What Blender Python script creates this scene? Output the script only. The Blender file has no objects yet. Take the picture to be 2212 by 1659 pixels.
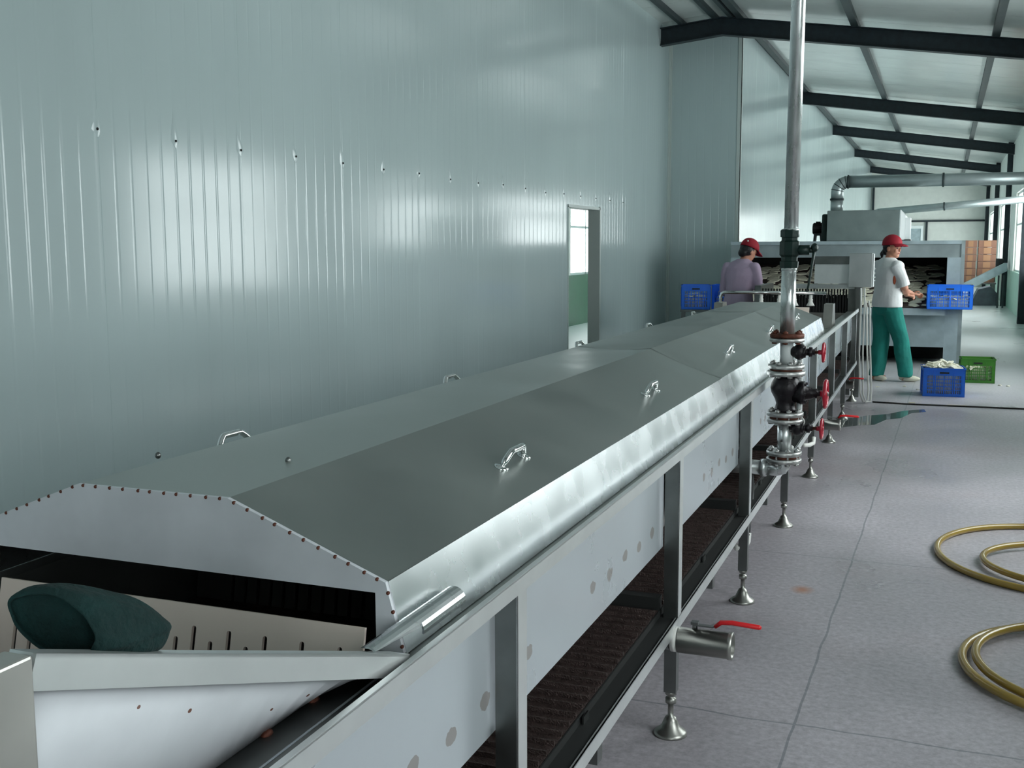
import bpy, math, random
from mathutils import Vector, Matrix, noise
rnd = random.Random(7)
R = math.radians
col = bpy.context.scene.collection
sc = bpy.context.scene

# ------------------------------------------------------------------ camera
cam_d = bpy.data.cameras.new('camera'); cam = bpy.data.objects.new('camera', cam_d); col.objects.link(cam)
yaw, pitch, roll = R(21.8), R(7.1), R(0.2)
F = Vector((-math.sin(yaw)*math.cos(pitch), math.cos(yaw)*math.cos(pitch), -math.sin(pitch)))
r0 = Vector((math.cos(yaw), math.sin(yaw), 0)); d0 = F.cross(r0)
rr = r0*math.cos(roll) + d0*math.sin(roll); dd = -r0*math.sin(roll) + d0*math.cos(roll)
m = Matrix.Identity(4)
for i in range(3):
    m[i][0] = rr[i]; m[i][1] = -dd[i]; m[i][2] = -F[i]
m.translation = Vector((0, 0, 1.5)); cam.matrix_world = m
cam_d.sensor_fit = 'HORIZONTAL'; cam_d.sensor_width = 36; cam_d.lens = 36*2325/2212
cam_d.clip_start = .02; cam_d.clip_end = 200
sc.camera = cam

# ------------------------------------------------------------------ world, exposure
SKY = 5.4
w = bpy.data.worlds.new('World'); sc.world = w; w.use_nodes = True
w.node_tree.nodes['Background'].inputs[0].default_value = (.98, .975, 1.0, 1)
w.node_tree.nodes['Background'].inputs[1].default_value = SKY
sc.view_settings.view_transform = 'Standard'; sc.view_settings.look = 'None'
sc.view_settings.exposure = 0.68; sc.view_settings.gamma = 1.0; sc.view_settings.use_curve_mapping = False
sc.cycles.use_denoising = True
sc.cycles.max_bounces = 10; sc.cycles.diffuse_bounces = 6; sc.cycles.glossy_bounces = 5
sc.cycles.transparent_max_bounces = 8
sc.cycles.caustics_reflective = False; sc.cycles.caustics_refractive = False
sc.cycles.sample_clamp_indirect = 8

def portal(loc, rot, sx, sy):
    l = bpy.data.lights.new('daylight_portal', 'AREA'); l.shape = 'RECTANGLE'; l.size = sx; l.size_y = sy
    l.cycles.is_portal = True
    o = bpy.data.objects.new('daylight_portal', l); o.location = loc; o.rotation_euler = rot; col.objects.link(o)

# ------------------------------------------------------------------ materials
def mat(name, c, rough=.5, metal=0., spec=.5, var=0., vscale=5., bump=0., bscale=30., rvar=0., coat=0., stretch=(1, 1, 1)):
    M = bpy.data.materials.new(name); M.use_nodes = True
    nt = M.node_tree; b = nt.nodes['Principled BSDF']
    b.inputs['Base Color'].default_value = (*c, 1); b.inputs['Roughness'].default_value = rough
    b.inputs['Metallic'].default_value = metal; b.inputs['Specular IOR Level'].default_value = spec
    b.inputs['Coat Weight'].default_value = coat
    if var or bump or rvar:
        tc = nt.nodes.new('ShaderNodeTexCoord'); mp = nt.nodes.new('ShaderNodeMapping'); mp.inputs['Scale'].default_value = stretch
        nt.links.new(tc.outputs['Object'], mp.inputs[0])
        if var or rvar:
            n = nt.nodes.new('ShaderNodeTexNoise'); n.inputs['Scale'].default_value = vscale; n.inputs['Detail'].default_value = 6
            nt.links.new(mp.outputs[0], n.inputs[0])
            if var:
                r = nt.nodes.new('ShaderNodeMix'); r.data_type = 'RGBA'
                r.inputs[6].default_value = tuple(max(0, x*(1-var)) for x in c)+(1,)
                r.inputs[7].default_value = tuple(min(1, x*(1+var)) for x in c)+(1,)
                mr = nt.nodes.new('ShaderNodeMapRange'); mr.inputs[1].default_value = .3; mr.inputs[2].default_value = .7
                nt.links.new(n.outputs[0], mr.inputs[0]); nt.links.new(mr.outputs[0], r.inputs[0]); nt.links.new(r.outputs[2], b.inputs['Base Color'])
            if rvar:
                mr = nt.nodes.new('ShaderNodeMapRange'); mr.inputs[1].default_value = .3; mr.inputs[2].default_value = .7
                mr.inputs[3].default_value = max(.02, rough-rvar); mr.inputs[4].default_value = rough+rvar
                nt.links.new(n.outputs[0], mr.inputs[0]); nt.links.new(mr.outputs[0], b.inputs['Roughness'])
        if bump:
            n2 = nt.nodes.new('ShaderNodeTexNoise'); n2.inputs['Scale'].default_value = bscale; n2.inputs['Detail'].default_value = 4
            nt.links.new(mp.outputs[0], n2.inputs[0])
            bp = nt.nodes.new('ShaderNodeBump'); bp.inputs['Strength'].default_value = bump; bp.inputs['Distance'].default_value = .01
            nt.links.new(n2.outputs[0], bp.inputs['Height']); nt.links.new(bp.outputs[0], b.inputs['Normal'])
    return M

def N(nt, t, **k):
    n = nt.nodes.new(t)
    for a, v in k.items(): setattr(n, a, v)
    return n
def math_n(nt, op, a, b=None, c=None):
    n = N(nt, 'ShaderNodeMath', operation=op)
    for i, x in enumerate((a, b, c)):
        if x is None: continue
        if isinstance(x, (int, float)): n.inputs[i].default_value = x
        else: nt.links.new(x, n.inputs[i])
    return n.outputs[0]

M = {}
M['wall'] = mat('painted_wall_sheet', (.48, .58, .585), .155, 0, .6, var=.03, vscale=1.5, bump=.10, bscale=1.6, stretch=(1, 1, .35))
M['ceiling'] = mat('white_ceiling_sheet', (.58, .63, .61), .20, 0, .6, var=.05, vscale=2, bump=.25, bscale=2.5)
M['backwall'] = mat('cream_wall', (.66, .68, .64), .6, var=.05)
M['dado'] = mat('green_dado_paint', (.27, .46, .36), .4, var=.08)
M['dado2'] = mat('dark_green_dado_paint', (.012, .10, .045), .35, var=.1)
M['frame_w'] = mat('pale_window_frame', (.55, .62, .60), .4)
M['beam'] = mat('dark_painted_steel', (.012, .020, .026), .45, .0, .4, var=.3, vscale=12)
M['purlin'] = mat('grey_painted_steel', (.03, .045, .048), .5, 0, .4, var=.2)
M['steel'] = mat('brushed_stainless', (.60, .62, .62), .34, 1., var=.06, vscale=8, rvar=.08, bump=.05, bscale=40, stretch=(1, .15, 1))
M['rimsteel'] = mat('bright_edge_stainless', (.84, .86, .86), .40, .85, var=.05, vscale=8)
M['hood'] = mat('dull_stainless_sheet', (.36, .385, .37), .34, .85, var=.10, vscale=3, rvar=.07, bump=.12, bscale=2.2)
M['skirt'] = mat('bright_stainless_sheet', (.74, .77, .78), .27, 1., var=.03, vscale=9, rvar=.03, bump=.02, bscale=5)
M['post'] = mat('dark_stainless_tube', (.20, .21, .205), .35, 1., var=.15, vscale=10, rvar=.05)  # darkened to hold the shade on the near faces of the legs
M['dullsteel'] = mat('dull_stainless_tube', (.36, .355, .33), .36, .9, var=.10, vscale=10)
M['chrome'] = mat('polished_chrome', (.85, .86, .86), .10, 1.)
M['galv'] = mat('galvanised_pipe', (.70, .73, .73), .30, .85, var=.18, vscale=30, rvar=.12, stretch=(1, 1, .25))
M['rust'] = mat('rusty_iron', (.12, .035, .02), .65, .3, var=.6, vscale=30, bump=.4, bscale=60)
M['flange'] = mat('flange_steel', (.50, .50, .49), .40, .8, var=.35, vscale=25, bump=.2, bscale=50)
M['castiron'] = mat('black_cast_iron', (.012, .009, .012), .38, .3, var=.5, vscale=20, bump=.3, bscale=60)
M['greeniron'] = mat('dark_green_cast_iron', (.004, .022, .018), .42, .2, var=.4, vscale=20, bump=.2, bscale=50)
M['red'] = mat('red_paint', (.50, .01, .035), .28, 0, .5, coat=.4)
M['redplastic'] = mat('red_plastic', (.75, .015, .02), .35)
M['rubber'] = mat('dark_rubber', (.02, .02, .022), .5)
M['dark'] = mat('dark_metal_and_cavity_shade', (.012, .013, .013), .7)
M['belt'] = mat('dark_steel_mesh', (.10, .07, .065), .45, .6, var=.3, vscale=60, bump=.6, bscale=250)
M['plate'] = mat('pale_plastic_flight', (.80, .68, .60), .35, 0, .5, var=.07, vscale=6, bump=.05, bscale=30)
M['cloth'] = mat('dark_green_cotton', (.0008, .024, .023), .9, var=.25, vscale=30, bump=.5, bscale=120)
M['orange'] = mat('orange_cloth', (.42, .09, .04), .8)
M['white'] = mat('white_enamel', (.80, .84, .84), .35, var=.03)
M['whiteplast'] = mat('white_plastic', (.78, .78, .74), .45)
M['hoseY'] = mat('amber_hose', (.34, .22, .03), .30, 0, .5, var=.15, vscale=4, coat=.5)
M['blue'] = mat('blue_plastic', (.015, .17, .82), .35, 0, .5, var=.06)
M['green'] = mat('green_plastic', (.05, .22, .02), .38, 0, .5, var=.08)
M['slice'] = mat('dried_vegetable', (.84, .82, .66), .7, var=.15, vscale=12)
M['paleslice'] = mat('pale_vegetable', (.82, .80, .66), .7, var=.08, vscale=12)
M['skin'] = mat('skin', (.50, .23, .15), .5, var=.08, vscale=15)
M['hair'] = mat('black_hair', (.006, .005, .006), .5, bump=.4, bscale=80)
M['redcap'] = mat('red_cap_cloth', (.30, .004, .018), .75, var=.1, vscale=20)
M['shirtW'] = mat('white_shirt_cloth', (.72, .74, .74), .85, bump=.5, bscale=14, var=.03)
M['shirtP'] = mat('lilac_shirt_cloth', (.44, .34, .46), .85, bump=.5, bscale=14, var=.05)
M['trouser'] = mat('green_trouser_cloth', (.008, .20, .165), .85, bump=1., bscale=12, var=.15, vscale=6)
M['trouserD'] = mat('dark_trouser_cloth', (.02, .025, .035), .85)
M['shoe'] = mat('cream_canvas_shoe', (.70, .68, .55), .8)
M['ovenm'] = mat('oven_steel_sheet', (.34, .40, .41), .38, .55, var=.16, vscale=4, rvar=.1, bump=.25, bscale=5)
M['oveng'] = mat('oven_panel_grey', (.36, .44, .47), .5, .2, var=.14, vscale=6)
M['duct'] = mat('duct_galvanised', (.45, .52, .52), .36, .6, var=.10, vscale=5, bump=.2, bscale=6)
M['fanbox'] = mat('fan_box_sheet', (.22, .27, .265), .4, .4, var=.12, vscale=5)
M['card'] = mat('brown_cardboard', (.17, .085, .055), .8, var=.12, vscale=4)
M['tape'] = mat('parcel_tape', (.27, .14, .07), .4)
M['tarp'] = mat('dark_grey_sheeting', (.10, .12, .14), .7, var=.3)
M['screw'] = mat('dark_screw', (.02, .02, .02), .5, .5)
M['cable'] = mat('dark_cable', (.02, .018, .016), .6)
M['paper'] = mat('pale_scrap', (.7, .65, .5), .8)

def panel_mat():
    Mx = mat('film_covered_stainless', (.61, .66, .70), .30, .50, .5, var=.05, vscale=2.5, rvar=.08)
    nt = Mx.node_tree; b = nt.nodes['Principled BSDF']
    tc = N(nt, 'ShaderNodeTexCoord'); s = N(nt, 'ShaderNodeSeparateXYZ'); nt.links.new(tc.outputs['Object'], s.inputs[0])
    nz = N(nt, 'ShaderNodeTexNoise'); nz.inputs['Scale'].default_value = 40; nz.inputs['Detail'].default_value = 3; nt.links.new(tc.outputs['Object'], nz.inputs[0])
    y = s.outputs[1]; z = s.outputs[2]
    # weld stains: soft brown-grey ovals along a row (where the belt guide is welded behind), wear with a shape of its own
    fy = math_n(nt, 'SUBTRACT', math_n(nt, 'FRACT', math_n(nt, 'DIVIDE', y, .148)), .5)
    cell = math_n(nt, 'FLOOR', math_n(nt, 'DIVIDE', y, .148))
    wn = N(nt, 'ShaderNodeTexWhiteNoise', noise_dimensions='1D'); nt.links.new(cell, wn.inputs['W'])
    zo = math_n(nt, 'ADD', z, math_n(nt, 'MULTIPLY', math_n(nt, 'SUBTRACT', wn.outputs[0], .5), .02))
    a = math_n(nt, 'POWER', math_n(nt, 'DIVIDE', fy, .15), 2.)
    bz = math_n(nt, 'POWER', math_n(nt, 'DIVIDE', math_n(nt, 'SUBTRACT', zo, .083), .016), 2.)
    e = math_n(nt, 'ADD', math_n(nt, 'ADD', a, bz), math_n(nt, 'MULTIPLY', math_n(nt, 'SUBTRACT', nz.outputs[0], .5), 2.4))
    mask = math_n(nt, 'MULTIPLY', math_n(nt, 'LESS_THAN', e, 1.), math_n(nt, 'MULTIPLY', math_n(nt, 'GREATER_THAN', wn.outputs[0], .12), .85))
    base = b.inputs['Base Color'].links[0].from_socket
    mx = N(nt, 'ShaderNodeMix', data_type='RGBA'); nt.links.new(mask, mx.inputs[0]); nt.links.new(base, mx.inputs[6]); mx.inputs[7].default_value = (.36, .33, .31, 1)
    nt.links.new(mx.outputs[2], b.inputs['Base Color'])
    return Mx
M['panel'] = panel_mat()

def spotted(name, c, rough, metal):
    Mx = mat(name, c, rough, metal, .5, var=.10, vscale=7, rvar=.08)
    nt = Mx.node_tree; b = nt.nodes['Principled BSDF']
    tc = N(nt, 'ShaderNodeTexCoord')
    v = N(nt, 'ShaderNodeTexVoronoi'); v.inputs['Scale'].default_value = 30; v.inputs['Randomness'].default_value = 1; nt.links.new(tc.outputs['Object'], v.inputs[0])
    sp = math_n(nt, 'LESS_THAN', v.outputs['Distance'], .085)
    s3 = N(nt, 'ShaderNodeSeparateColor'); nt.links.new(v.outputs['Color'], s3.inputs[0])
    k = math_n(nt, 'MULTIPLY', sp, math_n(nt, 'GREATER_THAN', s3.outputs[0], .62))
    base = b.inputs['Base Color'].links[0].from_socket
    mx = N(nt, 'ShaderNodeMix', data_type='RGBA'); nt.links.new(k, mx.inputs[0]); nt.links.new(base, mx.inputs[6]); mx.inputs[7].default_value = (.14, .05, .03, 1)
    nt.links.new(mx.outputs[2], b.inputs['Base Color'])
    return Mx
M['endpost'] = spotted('stained_stainless', (.52, .51, .48), .40, .6)
M['spotted'] = spotted('rust_spotted_sheet', (.66, .68, .72), .42, .10)

def floor_mat():
    Mx = mat('concrete_floor', (.46, .43, .465), .36, 0, .5, var=.2, vscale=1.1, rvar=.12, bump=.25, bscale=35)
    nt = Mx.node_tree; b = nt.nodes['Principled BSDF']
    tc = N(nt, 'ShaderNodeTexCoord')
    nz = N(nt, 'ShaderNodeTexNoise'); nz.inputs['Scale'].default_value = 42; nz.inputs['Detail'].default_value = 8; nz.inputs['Roughness'].default_value = .7
    nt.links.new(tc.outputs['Object'], nz.inputs[0])
    base = b.inputs['Base Color'].links[0].from_socket
    mr = N(nt, 'ShaderNodeMapRange'); mr.inputs[1].default_value = .35; mr.inputs[2].default_value = .65; mr.inputs[3].default_value = .78; mr.inputs[4].default_value = 1.18
    nt.links.new(nz.outputs[0], mr.inputs[0])
    mx = N(nt, 'ShaderNodeMix', data_type='RGBA', blend_type='MULTIPLY'); mx.inputs[0].default_value = 1
    nt.links.new(base, mx.inputs[6]); nt.links.new(mr.outputs[0], mx.inputs[7])
    # brown worn patches and sawn joints, with distorted lines
    s = N(nt, 'ShaderNodeSeparateXYZ'); nt.links.new(tc.outputs['Object'], s.inputs[0])
    n3 = N(nt, 'ShaderNodeTexNoise'); n3.inputs['Scale'].default_value = .9; n3.inputs['Detail'].default_value = 5; nt.links.new(tc.outputs['Object'], n3.inputs[0])
    br = N(nt, 'ShaderNodeMapRange'); br.inputs[1].default_value = .55; br.inputs[2].default_value = .75; br.inputs[4].default_value = .55
    nt.links.new(n3.outputs[0], br.inputs[0])
    mb = N(nt, 'ShaderNodeMix', data_type='RGBA', blend_type='MULTIPLY'); nt.links.new(br.outputs[0], mb.inputs[0]); nt.links.new(mx.outputs[2], mb.inputs[6]); mb.inputs[7].default_value = (.80, .68, .66, 1)
    nl = N(nt, 'ShaderNodeTexNoise'); nl.inputs['Scale'].default_value = 3; nt.links.new(tc.outputs['Object'], nl.inputs[0])
    wob = math_n(nt, 'MULTIPLY', math_n(nt, 'SUBTRACT', nl.outputs[0], .5), .05)
    xx = math_n(nt, 'ADD', s.outputs[0], math_n(nt, 'MULTIPLY', wob, .4)); yy = math_n(nt, 'ADD', s.outputs[1], wob)
    def line(v, at, wd): return math_n(nt, 'LESS_THAN', math_n(nt, 'ABSOLUTE', math_n(nt, 'SUBTRACT', v, at)), wd)
    xc = math_n(nt, 'SUBTRACT', xx, math_n(nt, 'MULTIPLY', s.outputs[1], .013))
    l = line(xc, -.425, .0042)
    for at, wd in ((3.36, .0045), (5.33, .004), (11.02, .014), (15.5, .01), (19.5, .012)):
        l = math_n(nt, 'MAXIMUM', l, line(yy, at, wd))
    l = math_n(nt, 'MULTIPLY', l, .55)
    ml = N(nt, 'ShaderNodeMix', data_type='RGBA'); nt.links.new(l, ml.inputs[0]); nt.links.new(mb.outputs[2], ml.inputs[6]); ml.inputs[7].default_value = (.10, .12, .14, 1)
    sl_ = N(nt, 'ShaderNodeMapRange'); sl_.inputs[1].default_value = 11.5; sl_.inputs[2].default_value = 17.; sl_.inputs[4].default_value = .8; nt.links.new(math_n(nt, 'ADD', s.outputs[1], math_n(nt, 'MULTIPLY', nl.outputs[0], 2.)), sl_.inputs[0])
    mp_ = N(nt, 'ShaderNodeMix', data_type='RGBA'); nt.links.new(sl_.outputs[0], mp_.inputs[0]); nt.links.new(ml.outputs[2], mp_.inputs[6]); mp_.inputs[7].default_value = (.62, .66, .65, 1); ml = mp_  # floor colour made paler down the hall, standing in for brighter light there
    # one orange rust stain
    dx = math_n(nt, 'DIVIDE', math_n(nt, 'SUBTRACT', s.outputs[0], -.525), .045); dy = math_n(nt, 'DIVIDE', math_n(nt, 'SUBTRACT', s.outputs[1], 4.77), .055)
    q = math_n(nt, 'SQRT', math_n(nt, 'ADD', math_n(nt, 'MULTIPLY', dx, dx), math_n(nt, 'MULTIPLY', dy, dy)))
    q2 = N(nt, 'ShaderNodeMapRange'); q2.inputs[1].default_value = 1.3; q2.inputs[2].default_value = .2; q2.inputs[4].default_value = .8; nt.links.new(q, q2.inputs[0])
    mo = N(nt, 'ShaderNodeMix', data_type='RGBA'); nt.links.new(q2.outputs[0], mo.inputs[0]); nt.links.new(ml.outputs[2], mo.inputs[6]); mo.inputs[7].default_value = (.45, .17, .06, 1)
    nt.links.new(mo.outputs[2], b.inputs['Base Color'])
    return Mx
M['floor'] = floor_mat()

def glass_mat():
    Mx = bpy.data.materials.new('window_glass'); Mx.use_nodes = True; nt = Mx.node_tree; nt.nodes.clear()
    o = N(nt, 'ShaderNodeOutputMaterial'); t = N(nt, 'ShaderNodeBsdfTransparent'); t.inputs[0].default_value = (.93, .97, .96, 1)
    g = N(nt, 'ShaderNodeBsdfGlossy'); g.inputs['Roughness'].default_value = .02; g.inputs[0].default_value = (1, 1, 1, 1)
    lw = N(nt, 'ShaderNodeLayerWeight'); f = math_n(nt, 'MULTIPLY_ADD', math_n(nt, 'POWER', lw.outputs['Facing'], 6.), .5, .03); x = N(nt, 'ShaderNodeMixShader')
    nt.links.new(f, x.inputs[0]); nt.links.new(t.outputs[0], x.inputs[1]); nt.links.new(g.outputs[0], x.inputs[2]); nt.links.new(x.outputs[0], o.inputs[0])
    return Mx
M['glass'] = glass_mat()
M['water'] = mat('standing_water', (.13, .15, .15), .05, 0, .6)

# ------------------------------------------------------------------ mesh builder (all vertices in world coordinates)
class MB:
    def __init__(s): s.v = []; s.f = []; s.sm = []
    def add(s, vs, fs, smooth=False, X=None):
        n = len(s.v); s.v += [(X @ Vector(v)) if X else Vector(v) for v in vs]
        s.f += [[i+n for i in f] for f in fs]; s.sm += [smooth]*len(fs); return s
    def box(s, x0, x1, y0, y1, z0, z1, X=None):
        vs = [(x, y, z) for z in (z0, z1) for y in (y0, y1) for x in (x0, x1)]
        return s.add(vs, [(0, 2, 3, 1), (4, 5, 7, 6), (0, 1, 5, 4), (2, 6, 7, 3), (0, 4, 6, 2), (1, 3, 7, 5)], False, X)
    def prism(s, prof, axis, a, b, X=None, caps=True, closed=True, smooth=False):
        n = len(prof)
        def P(p, t): return {'x': (t, p[0], p[1]), 'y': (p[0], t, p[1]), 'z': (p[0], p[1], t)}[axis]
        vs = [P(p, a) for p in prof]+[P(p, b) for p in prof]
        fs = [(i, (i+1) % n, n+(i+1) % n, n+i) for i in range(n if closed else n-1)]
        if caps and closed: fs += [tuple(range(n))[::-1], tuple(range(n, 2*n))]
        return s.add(vs, fs, smooth, X)
    def lathe(s, prof, seg=20, X=None, cap=True):  # prof (r,z) about Z
        vs = []; fs = []; n = len(prof)
        for r, z in prof:
            for k in range(seg):
                a = 2*math.pi*k/seg; vs.append((r*math.cos(a), r*math.sin(a), z))
        for i in range(n-1):
            for k in range(seg):
                k2 = (k+1) % seg; fs.append((i*seg+k, i*seg+k2, (i+1)*seg+k2, (i+1)*seg+k))
        if cap: fs.append(tuple(range(seg))[::-1]); fs.append(tuple((n-1)*seg+k for k in range(seg)))
        return s.add(vs, fs, True, X)
    def tube(s, pts, r, seg=10, X=None, cap=True, closed=False, flat=1.):
        pts = [Vector(p) for p in pts]; n = len(pts); vs = []; fs = []
        rs = r if isinstance(r, (list, tuple)) else [r]*n
        up = None
        for i, p in enumerate(pts):
            a = pts[(i-1) % n] if (closed or i > 0) else p; b = pts[(i+1) % n] if (closed or i < n-1) else p
            t = (b-a).normalized()
            if up is None: up = Vector((0, 0, 1)) if abs(t.z) < .9 else Vector((1, 0, 0))
            u = (up-t*up.dot(t)).normalized(); w_ = t.cross(u); up = u
            for k in range(seg):
                an = 2*math.pi*k/seg; vs.append(p+(u*math.cos(an)*flat+w_*math.sin(an))*rs[i])
        for i in range(n if closed else n-1):
            j = (i+1) % n
            for k in range(seg):
                k2 = (k+1) % seg; fs.append((i*seg+k, i*seg+k2, j*seg+k2, j*seg+k))
        if cap and not closed: fs.append(tuple(range(seg))[::-1]); fs.append(tuple((n-1)*seg+k for k in range(seg)))
        return s.add(vs, fs, True, X)
    def ell(s, c, r, X=None, seg=16, rings=10):
        vs = []; fs = []
        for i in range(rings+1):
            th = math.pi*i/rings
            for k in range(seg):
                a = 2*math.pi*k/seg; vs.append((c[0]+r[0]*math.sin(th)*math.cos(a), c[1]+r[1]*math.sin(th)*math.sin(a), c[2]+r[2]*math.cos(th)))
        for i in range(rings):
            for k in range(seg):
                k2 = (k+1) % seg; fs.append((i*seg+k, (i+1)*seg+k, (i+1)*seg+k2, i*seg+k2))
        return s.add(vs, fs, True, X)
    def cyl(s, p, q, r, seg=16, r2=None, X=None):
        return s.tube([p, q], [r, r if r2 is None else r2], seg, X)

WM = {}
def link(o): col.objects.link(o); return o
def obj(name, mb, mt, parent=None, X=None, base=None, bevel=0):
    """one mesh object; vertices of mb are world (after X); origin goes to the bottom centre of the shape or to base"""
    vs = [(X @ v) if X else v for v in mb.v]
    P = WM[parent.name] if parent else Matrix.Identity(4)
    if base is None:
        lo = [min(v[i] for v in vs) for i in range(3)]; hi = [max(v[i] for v in vs) for i in range(3)]
        base = Vector(((lo[0]+hi[0])/2, (lo[1]+hi[1])/2, lo[2]))
    rot = P.to_3x3().to_4x4()
    W_ = Matrix.Translation(base) @ rot; Wi = W_.inverted()
    me = bpy.data.meshes.new(name); me.from_pydata([Wi @ v for v in vs], [], mb.f); me.update()
    for p, s_ in zip(me.polygons, mb.sm): p.use_smooth = s_
    me.materials.append(mt)
    o = link(bpy.data.objects.new(name, me)); WM[o.name] = W_
    if parent: o.parent = parent
    o.matrix_local = P.inverted() @ W_
    if bevel:
        b = o.modifiers.new('bevel', 'BEVEL'); b.width = bevel; b.segments = 2; b.limit_method = 'ANGLE'; b.angle_limit = R(40)
    return o
def empty(name, loc, rz=0.):
    o = link(bpy.data.objects.new(name, None)); o.empty_display_size = .1
    W_ = Matrix.Translation(Vector(loc)) @ Matrix.Rotation(rz, 4, 'Z'); o.matrix_local = W_; WM[o.name] = W_; return o
def tag(o, label=None, cat=None, group=None, kind=None):
    if label: o['label'] = label
    if cat: o['category'] = cat
    if group: o['group'] = group
    if kind: o['kind'] = kind
    return o
def struct(name, mb, mt, parent=None, label=None, **k):
    o = obj(name, mb, mt, parent, **k)
    if parent is None: tag(o, label, None, None, 'structure')
    return o
def dup(o, T, parent=None, label=None, group=None):
    """copy o and its children; T is a world transform applied in front"""
    c = o.copy(); link(c)
    W_ = T @ WM[o.name]; WM[c.name] = W_
    if parent: c.parent = parent
    P = WM[parent.name] if parent else Matrix.Identity(4)
    c.matrix_local = P.inverted() @ W_
    if label: c['label'] = label
    if group: c['group'] = group
    for ch in [x for x in KIDS.get(o.name, [])]: dup(ch, T, c)
    return c
KIDS = {}
_obj = obj
def obj(name, mb, mt, parent=None, **k):
    o = _obj(name, mb, mt, parent, **k)
    if parent: KIDS.setdefault(parent.name, []).append(o)
    return o
T3 = lambda x, y, z: Matrix.Translation(Vector((x, y, z)))
RX = lambda a: Matrix.Rotation(a, 4, 'X'); RY = lambda a: Matrix.Rotation(a, 4, 'Y'); RZ = lambda a: Matrix.Rotation(a, 4, 'Z')

# ================================================================== THE HALL
XL, XR, XL2 = -4.0, 1.52, -2.92
YB, YC, YF = -9.0, 16.53, 47.0
def roofz(x): return 4.87+(x+3.1)*(.10 if x < -3.1 else -.151)
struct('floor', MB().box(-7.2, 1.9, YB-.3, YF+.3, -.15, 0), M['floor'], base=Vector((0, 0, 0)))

def ribbed(y0, y1, z0, z1, x, pitch_=.12, panel=1.2, seam0=.0, thick=.12, face=1):
    """sheet wall along Y: shallow pressed ribs, a real seam every panel; face=+1 shows towards +X"""
    prof = []; y = y0
    ys = [y0]
    k = math.ceil((y0-seam0)/pitch_)
    while seam0+k*pitch_ < y1:
        yc = seam0+k*pitch_
        if yc-.02 > y0 and yc+.02 < y1:
            if k % round(panel/pitch_) == 0: prof += [(yc-.020, 0), (yc-.006, .0015), (yc+.004, .0015), (yc+.006, -.003), (yc+.012, 0)]
            else: prof += [(yc-.012, 0), (yc-.003, -.0007), (yc+.003, -.0007), (yc+.012, 0)]
        k += 1
    prof = [(y0, 0)]+prof+[(y1, 0)]
    pts = [(x+face*d, yy) for yy, d in prof]+[(x-face*thick, y1), (x-face*thick, y0)]
    if face < 0: pts = pts[::-1]
    return MB().prism(pts, 'z', z0, z1)
wl = MB()
DY0, DY1, DZ = 11.72, 12.94, 1.995
for a, b, z0, z1 in ((YB, DY0, 0, 5.2), (DY1, YC+.1, 0, 5.2), (DY0, DY1, DZ, 5.2)):
    r = ribbed(a, b, z0, z1, XL, seam0=4.37); wl.add(r.v, r.f)
struct('wall_left', wl, M['wall'])
struct('wall_left_far', ribbed(YC+.1, YF, 0, 5.0, XL2, seam0=16.7), M['wall'])
rw = MB()   # transverse return wall, its ribs run across X
pr_ = []
x = XL-.1
for i in range(12):
    xc = XL+.06+i*.12
    if xc < XL2-.03: pr_ += [(xc-.006, YC), (xc-.003, YC-.0+.001), (xc+.003, YC+.001), (xc+.006, YC)]
pr_ = [(XL-.12, YC)]+pr_+[(XL2, YC), (XL2, YC+.1), (XL-.12, YC+.1)]
rw.prism(pr_, 'z', 0, 5.2)
struct('wall_return', rw, M['wall'])
struct('trim_corner_left', MB().box(XL, XL+.035, YC-.035, YC-.002, 0, 4.75).box(XL, XL+.012, YC-.09, YC-.036, 0, 4.75), M['frame_w'])
struct('trim_corner_edge', MB().box(XL2-.05, XL2+.012, YC-.012, YC-.001, 0, 4.7).box(XL2+.002, XL2+.012, YC-.012, YC+.05, 0, 4.7), M['frame_w'])

# door opening in the left wall with its jambs
struct('door_1', MB().box(XL-.14, XL+.012, DY1-.02, DY1+.03, 0, DZ+.03).box(XL-.14, XL+.012, DY0, DY0+.012, 0, DZ).box(XL-.14, XL+.012, DY0, DY1, DZ-.012, DZ+.02), M['frame_w'])
# the next room seen through it
r2 = MB()
for a, b, z0, z1 in ((7, 20.15, 0, 3.3), (22.2, 25, 0, 3.3), (20.15, 22.2, 2.34, 3.3)): r2.box(-6.95, -6.81, a, b, max(z0, 1.0), z1)
struct('wall_next_room', r2, M['backwall'])
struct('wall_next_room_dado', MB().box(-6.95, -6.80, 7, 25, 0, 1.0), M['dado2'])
struct('wall_next_room_ends', MB().box(-6.81, XL-.12, 6.9, 7, 0, 3.3).box(-6.81, XL-.12, 25, 25.1, 0, 3.3), M['backwall'])
struct('ceiling_next_room', MB().box(-6.95, XL-.12, 6.9, 25.1, 3.3, 3.4), M['backwall'])
struct('floor_next_room', MB().box(-6.80, XL-.13, 7, 25, .0, .006), M['white'])
def window(n, x, y0, y1, z0, z1, mull, transom, out, depth=.06):
    root = empty('window_%d' % n, (x, (y0+y1)/2, z0)); tag(root, kind='structure')
    f = MB(); a, b = sorted((x, x+out*depth)); t = .045
    f.box(a, b, y0, y0+t, z0, z1).box(a, b, y1-t, y1, z0, z1).box(a, b, y0, y1, z0, z0+t).box(a, b, y0, y1, z1-t, z1)
    for q in mull: f.box(a, b, y0+(y1-y0)*q-t/2, y0+(y1-y0)*q+t/2, z0, z1)
    if transom: f.box(a, b, y0, y1, transom-t/2, transom+t/2)
    obj('window_frame', f, M['frame_w'], root)
    mid = x+out*depth*.5
    obj('window_pane', MB().box(mid-.002, mid+.002, y0+t, y1-t, z0+t, z1-t), M['glass'], root)
    return root
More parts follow.
